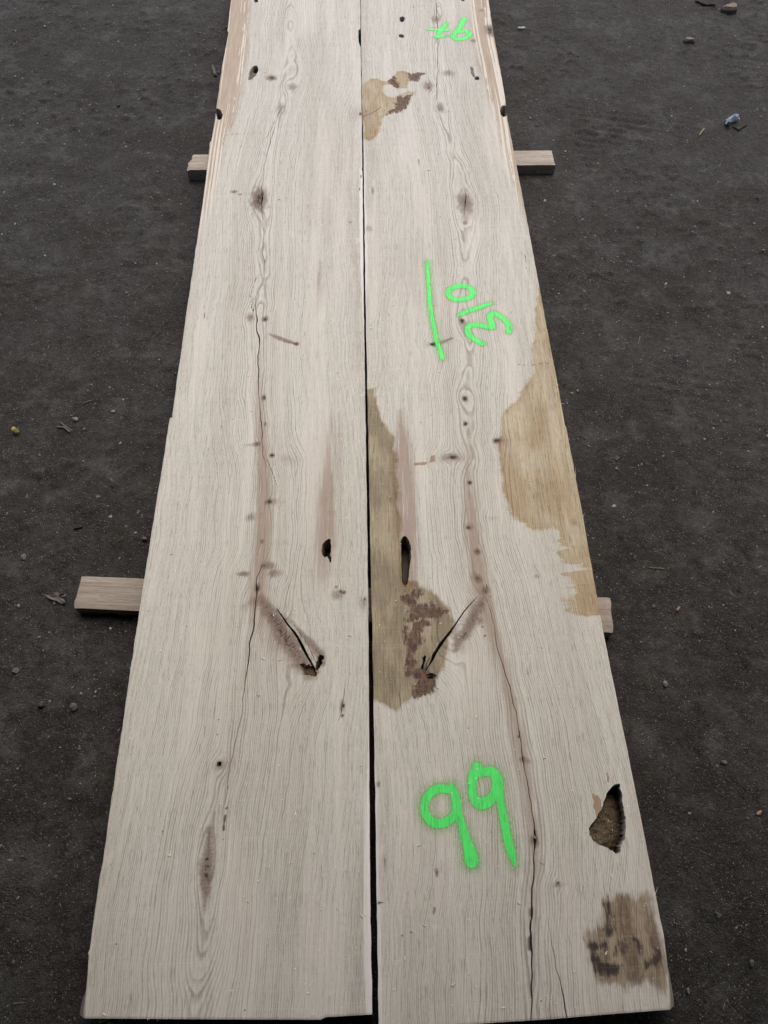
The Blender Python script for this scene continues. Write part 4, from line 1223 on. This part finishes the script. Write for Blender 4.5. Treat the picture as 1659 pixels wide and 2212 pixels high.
def twig(pts, rpx, label, mat, name='twig', cat='twig', flat=1.0, lift=0.002):
    P = at_many(pts, 0.0); a = scale_at(pts[0][0], pts[0][1], 0.0)[0]
    t = np.linspace(0, len(P) - 1, 5 * (len(P) - 1) + 1)
    x = np.interp(t, range(len(P)), P[:, 0]); y = np.interp(t, range(len(P)), P[:, 1])
    org = np.array([x.mean(), y.mean(), gz(x.mean(), y.mean())])
    r_ = np.random.default_rng(int(pts[0][0]))
    k = 6
    V = []
    for i in range(len(t)):
        i0, i1 = max(i - 1, 0), min(i + 1, len(t) - 1)
        d = np.array([x[i1] - x[i0], y[i1] - y[i0]]); d /= np.linalg.norm(d)
        nrm = np.array([-d[1], d[0]])
        r = rpx * a * (0.75 + .4 * r_.random()) * (0.55 if i in (0, len(t) - 1) else 1)
        z = gz(x[i], y[i]) + lift + r * .4
        for j in range(k):
            th = j / k * 2 * np.pi
            V.append((x[i] + nrm[0] * r * math.cos(th), y[i] + nrm[1] * r * math.cos(th), z + r * flat * math.sin(th)))
    q = []
    for i in range(len(t) - 1):
        for j in range(k):
            q.append((i * k + j, i * k + (j + 1) % k, (i + 1) * k + (j + 1) % k, (i + 1) * k + j))
    n = len(t)
    tr = [(0, j + 1, j) for j in range(1, k - 1)] + [((n - 1) * k, (n - 1) * k + j, (n - 1) * k + j + 1) for j in range(1, k - 1)]
    me = make_mesh(name, np.array(V) - org, q, tr)
    return tag(link(name, me, mat, loc=tuple(org)), label, cat)


MAT_TWIG = simple_material('dry_twig', (.155, .132, .112), (.085, .072, .06), 1.0, (200, 200, 200), bump=.5)
MAT_TWIGD = simple_material('dark_twig', (.020, .016, .014), (.038, .030, .025), 1.0, (200, 200, 200), bump=.5)
MAT_STRAW = simple_material('straw', (.30, .26, .17), (.20, .17, .11), 1.0, (300, 300, 300), bump=.3)
twig([(122, 921), (140, 925), (152, 935)], 2.2, 'pale curved splinter lying beside a thin twig right of the yellow nut', MAT_TWIG)
twig([(129, 912), (143, 922), (158, 933)], 1.3, 'thin brown twig leaning over the pale curved splinter', MAT_TWIG)
twig([(459, 141), (462, 152), (465, 162)], 4.0, 'short stubby brown stick left of the far end of the left plank', MAT_TWIG)
twig([(178, 872), (190, 868), (201, 864)], 1.3, 'thin pale straw in the open earth left of the left plank', MAT_TWIG)
twig([(1502, 2), (1520, 10), (1545, 13)], 2.6, 'black twig at the top edge near the wood offcut', MAT_TWIGD)
twig([(1513, 287), (1518, 279), (1523, 273)], 1.6, 'pale yellow straw below and left of the white scrap', MAT_STRAW)
twig([(1119, 58), (1127, 58.5), (1135, 59)], 2.6, 'small white stick right of the far end of the right plank', simple_material('white_chip', (.62, .62, .62), (.5, .5, .5), 200), 'white_stick', 'stick')
twig([(1404, 1222), (1420, 1224), (1437, 1226)], 0.9, 'thin straw lying above the right end of the near bearer', MAT_STRAW)
twig([(1463, 1318), (1470, 1309)], 3.0, 'short pinkish wood chip right of the near bearer', simple_material('pink_chip', (.30, .22, .17), (.24, .17, .13), 200), 'wood_chip', 'chip')
twig([(1638, 1759), (1648, 1751)], 3.4, 'flat tan wood chip by the right picture edge', simple_material('tan_chip', (.27, .21, .155), (.2, .155, .115), 200), 'wood_chip', 'chip', .5)
twig([(158, 1142), (178, 1138)], 2.6, 'black charred stick left of the plank above the near bearer', MAT_TWIGD)


def leaf(px, py, label):
    out = [(-26, -6), (-12, 0), (-4, -7), (6, -9), (12, -3), (22, -6), (25, 1), (18, 5), (22, 14), (12, 16), (2, 9), (-6, 8), (-16, 3)]
    P = np.array([at(px + a, py + b, 0.0) for a, b in out])
    c = P.mean(0); z0 = gz(*c)
    hgt = np.array([.001, .003, .008, .004, .009, .006, .011, .004, .009, .003, .002, .006, .003])
    top = np.concatenate([P, (z0 + .004 + hgt)[:, None]], -1)
    n = len(top)
    cen = np.array([[c[0], c[1], z0 + .0055]])
    V = np.concatenate([top, cen, top - [0, 0, .0008], cen - [0, 0, .0008]]) - np.array([c[0], c[1], z0])
    t = []
    for i in range(n):
        j = (i + 1) % n
        t += [(i, j, n), (n + 1 + j, n + 1 + i, 2 * n + 1), (i, n + 1 + i, j), (j, n + 1 + i, n + 1 + j)]
    me = make_mesh('dry_leaf', V, tris=t)
    m = simple_material('dead_leaf', (.075, .066, .058), (.125, .112, .10), 160, rough=.6)
    tag(link('dry_leaf', me, m, loc=(c[0], c[1], z0)), label, 'leaf')


leaf(121, 1289, 'curled grey brown dead leaf left of the near bearer')


def white_scrap():
    c = at(1581, 257, 0.0); a = scale_at(1581, 257, 0.0)[0]
    r_ = np.random.default_rng(3)
    nu, nv = 16, 7
    V = []
    for i in range(nu):
        for j in range(nv):
            u = i / (nu - 1); w = j / (nv - 1) - .5
            x = (-16 + 30 * u + 4 * math.sin(u * 9)) * a
            y = (-9 + 20 * u * (1 - .35 * u) + w * (13 + 5 * math.sin(u * 7))) * a * 1.25
            z = .006 + (.010 * abs(math.sin(u * 8 + w * 4)) + .006 * math.sin(w * 9 + u * 5)) + r_.normal(0, .0012)
            V.append((x, y, max(z, .002)))
    V = np.array(V)
    idx = np.arange(nu * nv).reshape(nu, nv)
    q = np.stack([idx[:-1, :-1], idx[1:, :-1], idx[1:, 1:], idx[:-1, 1:]], -1).reshape(-1, 4)
    n = len(V)
    V2 = np.concatenate([V, V - [0, 0, .0006]])
    me = make_mesh('plastic_scrap', V2, np.concatenate([q, q[:, ::-1] + n]))
    m = simple_material('crumpled_film', (.55, .60, .68), (.42, .46, .53), 90, rough=.45, spec=.5)
    tag(link('plastic_scrap', me, m, loc=(c[0], c[1], gz(*c))), 'crumpled white plastic scrap on the earth at far right', 'scrap')


white_scrap()
twig([(1585, 267), (1597, 276), (1606, 270), (1616, 264)], 1.6, 'dark bent twig beside the crumpled white scrap', MAT_TWIGD)


def grass():
    m = simple_material('grass_blade', (.060, .170, .020), (.085, .23, .03), 120, rough=.5)
    root = bpy.data.objects.new('grass_tuft', None); coll.objects.link(root)
    p0 = at(245, 2208, 0.0)
    root.location = (p0[0], p0[1], gz(*p0))
    r_ = np.random.default_rng(8)
    for k, (px, py, dx, dy, ln) in enumerate([(205, 2212, -.2, .5, .030), (212, 2209, .9, .25, .034), (232, 2210, .9, -.05, .030), (256, 2212, .15, .9, .028), (262, 2213, .1, .9, .030), (266, 2214, .5, .7, .020)]):
        p = at(px, py, 0.0)
        d = np.array([dx, dy]); d /= np.linalg.norm(d); nn = np.array([-d[1], d[0]])
        V = []; n = 5
        for i in range(n):
            t = i / (n - 1)
            w = .0022 * (1 - t * .92)
            cxy = p + d * ln * t
            z = gz(*p) + .004 + .018 * t * (1.6 - t)
            for s in (-1, 1):
                V.append((*(cxy + nn * w * s), z)); V.append((*(cxy + nn * w * s), z - .0004))
        q = []
        for i in range(n - 1):
            a = i * 4; b = a + 4
            q += [(a, b, b + 2, a + 2), (a + 1, a + 3, b + 3, b + 1), (a, a + 1, b + 1, b), (a + 2, b + 2, b + 3, a + 3)]
        me = make_mesh('blade', np.array(V) - np.array(root.location), q)
        link('blade', me, m, parent=root)
    tag(root, 'few green grass blades at the near end of the left plank', 'grass tuft')


grass()
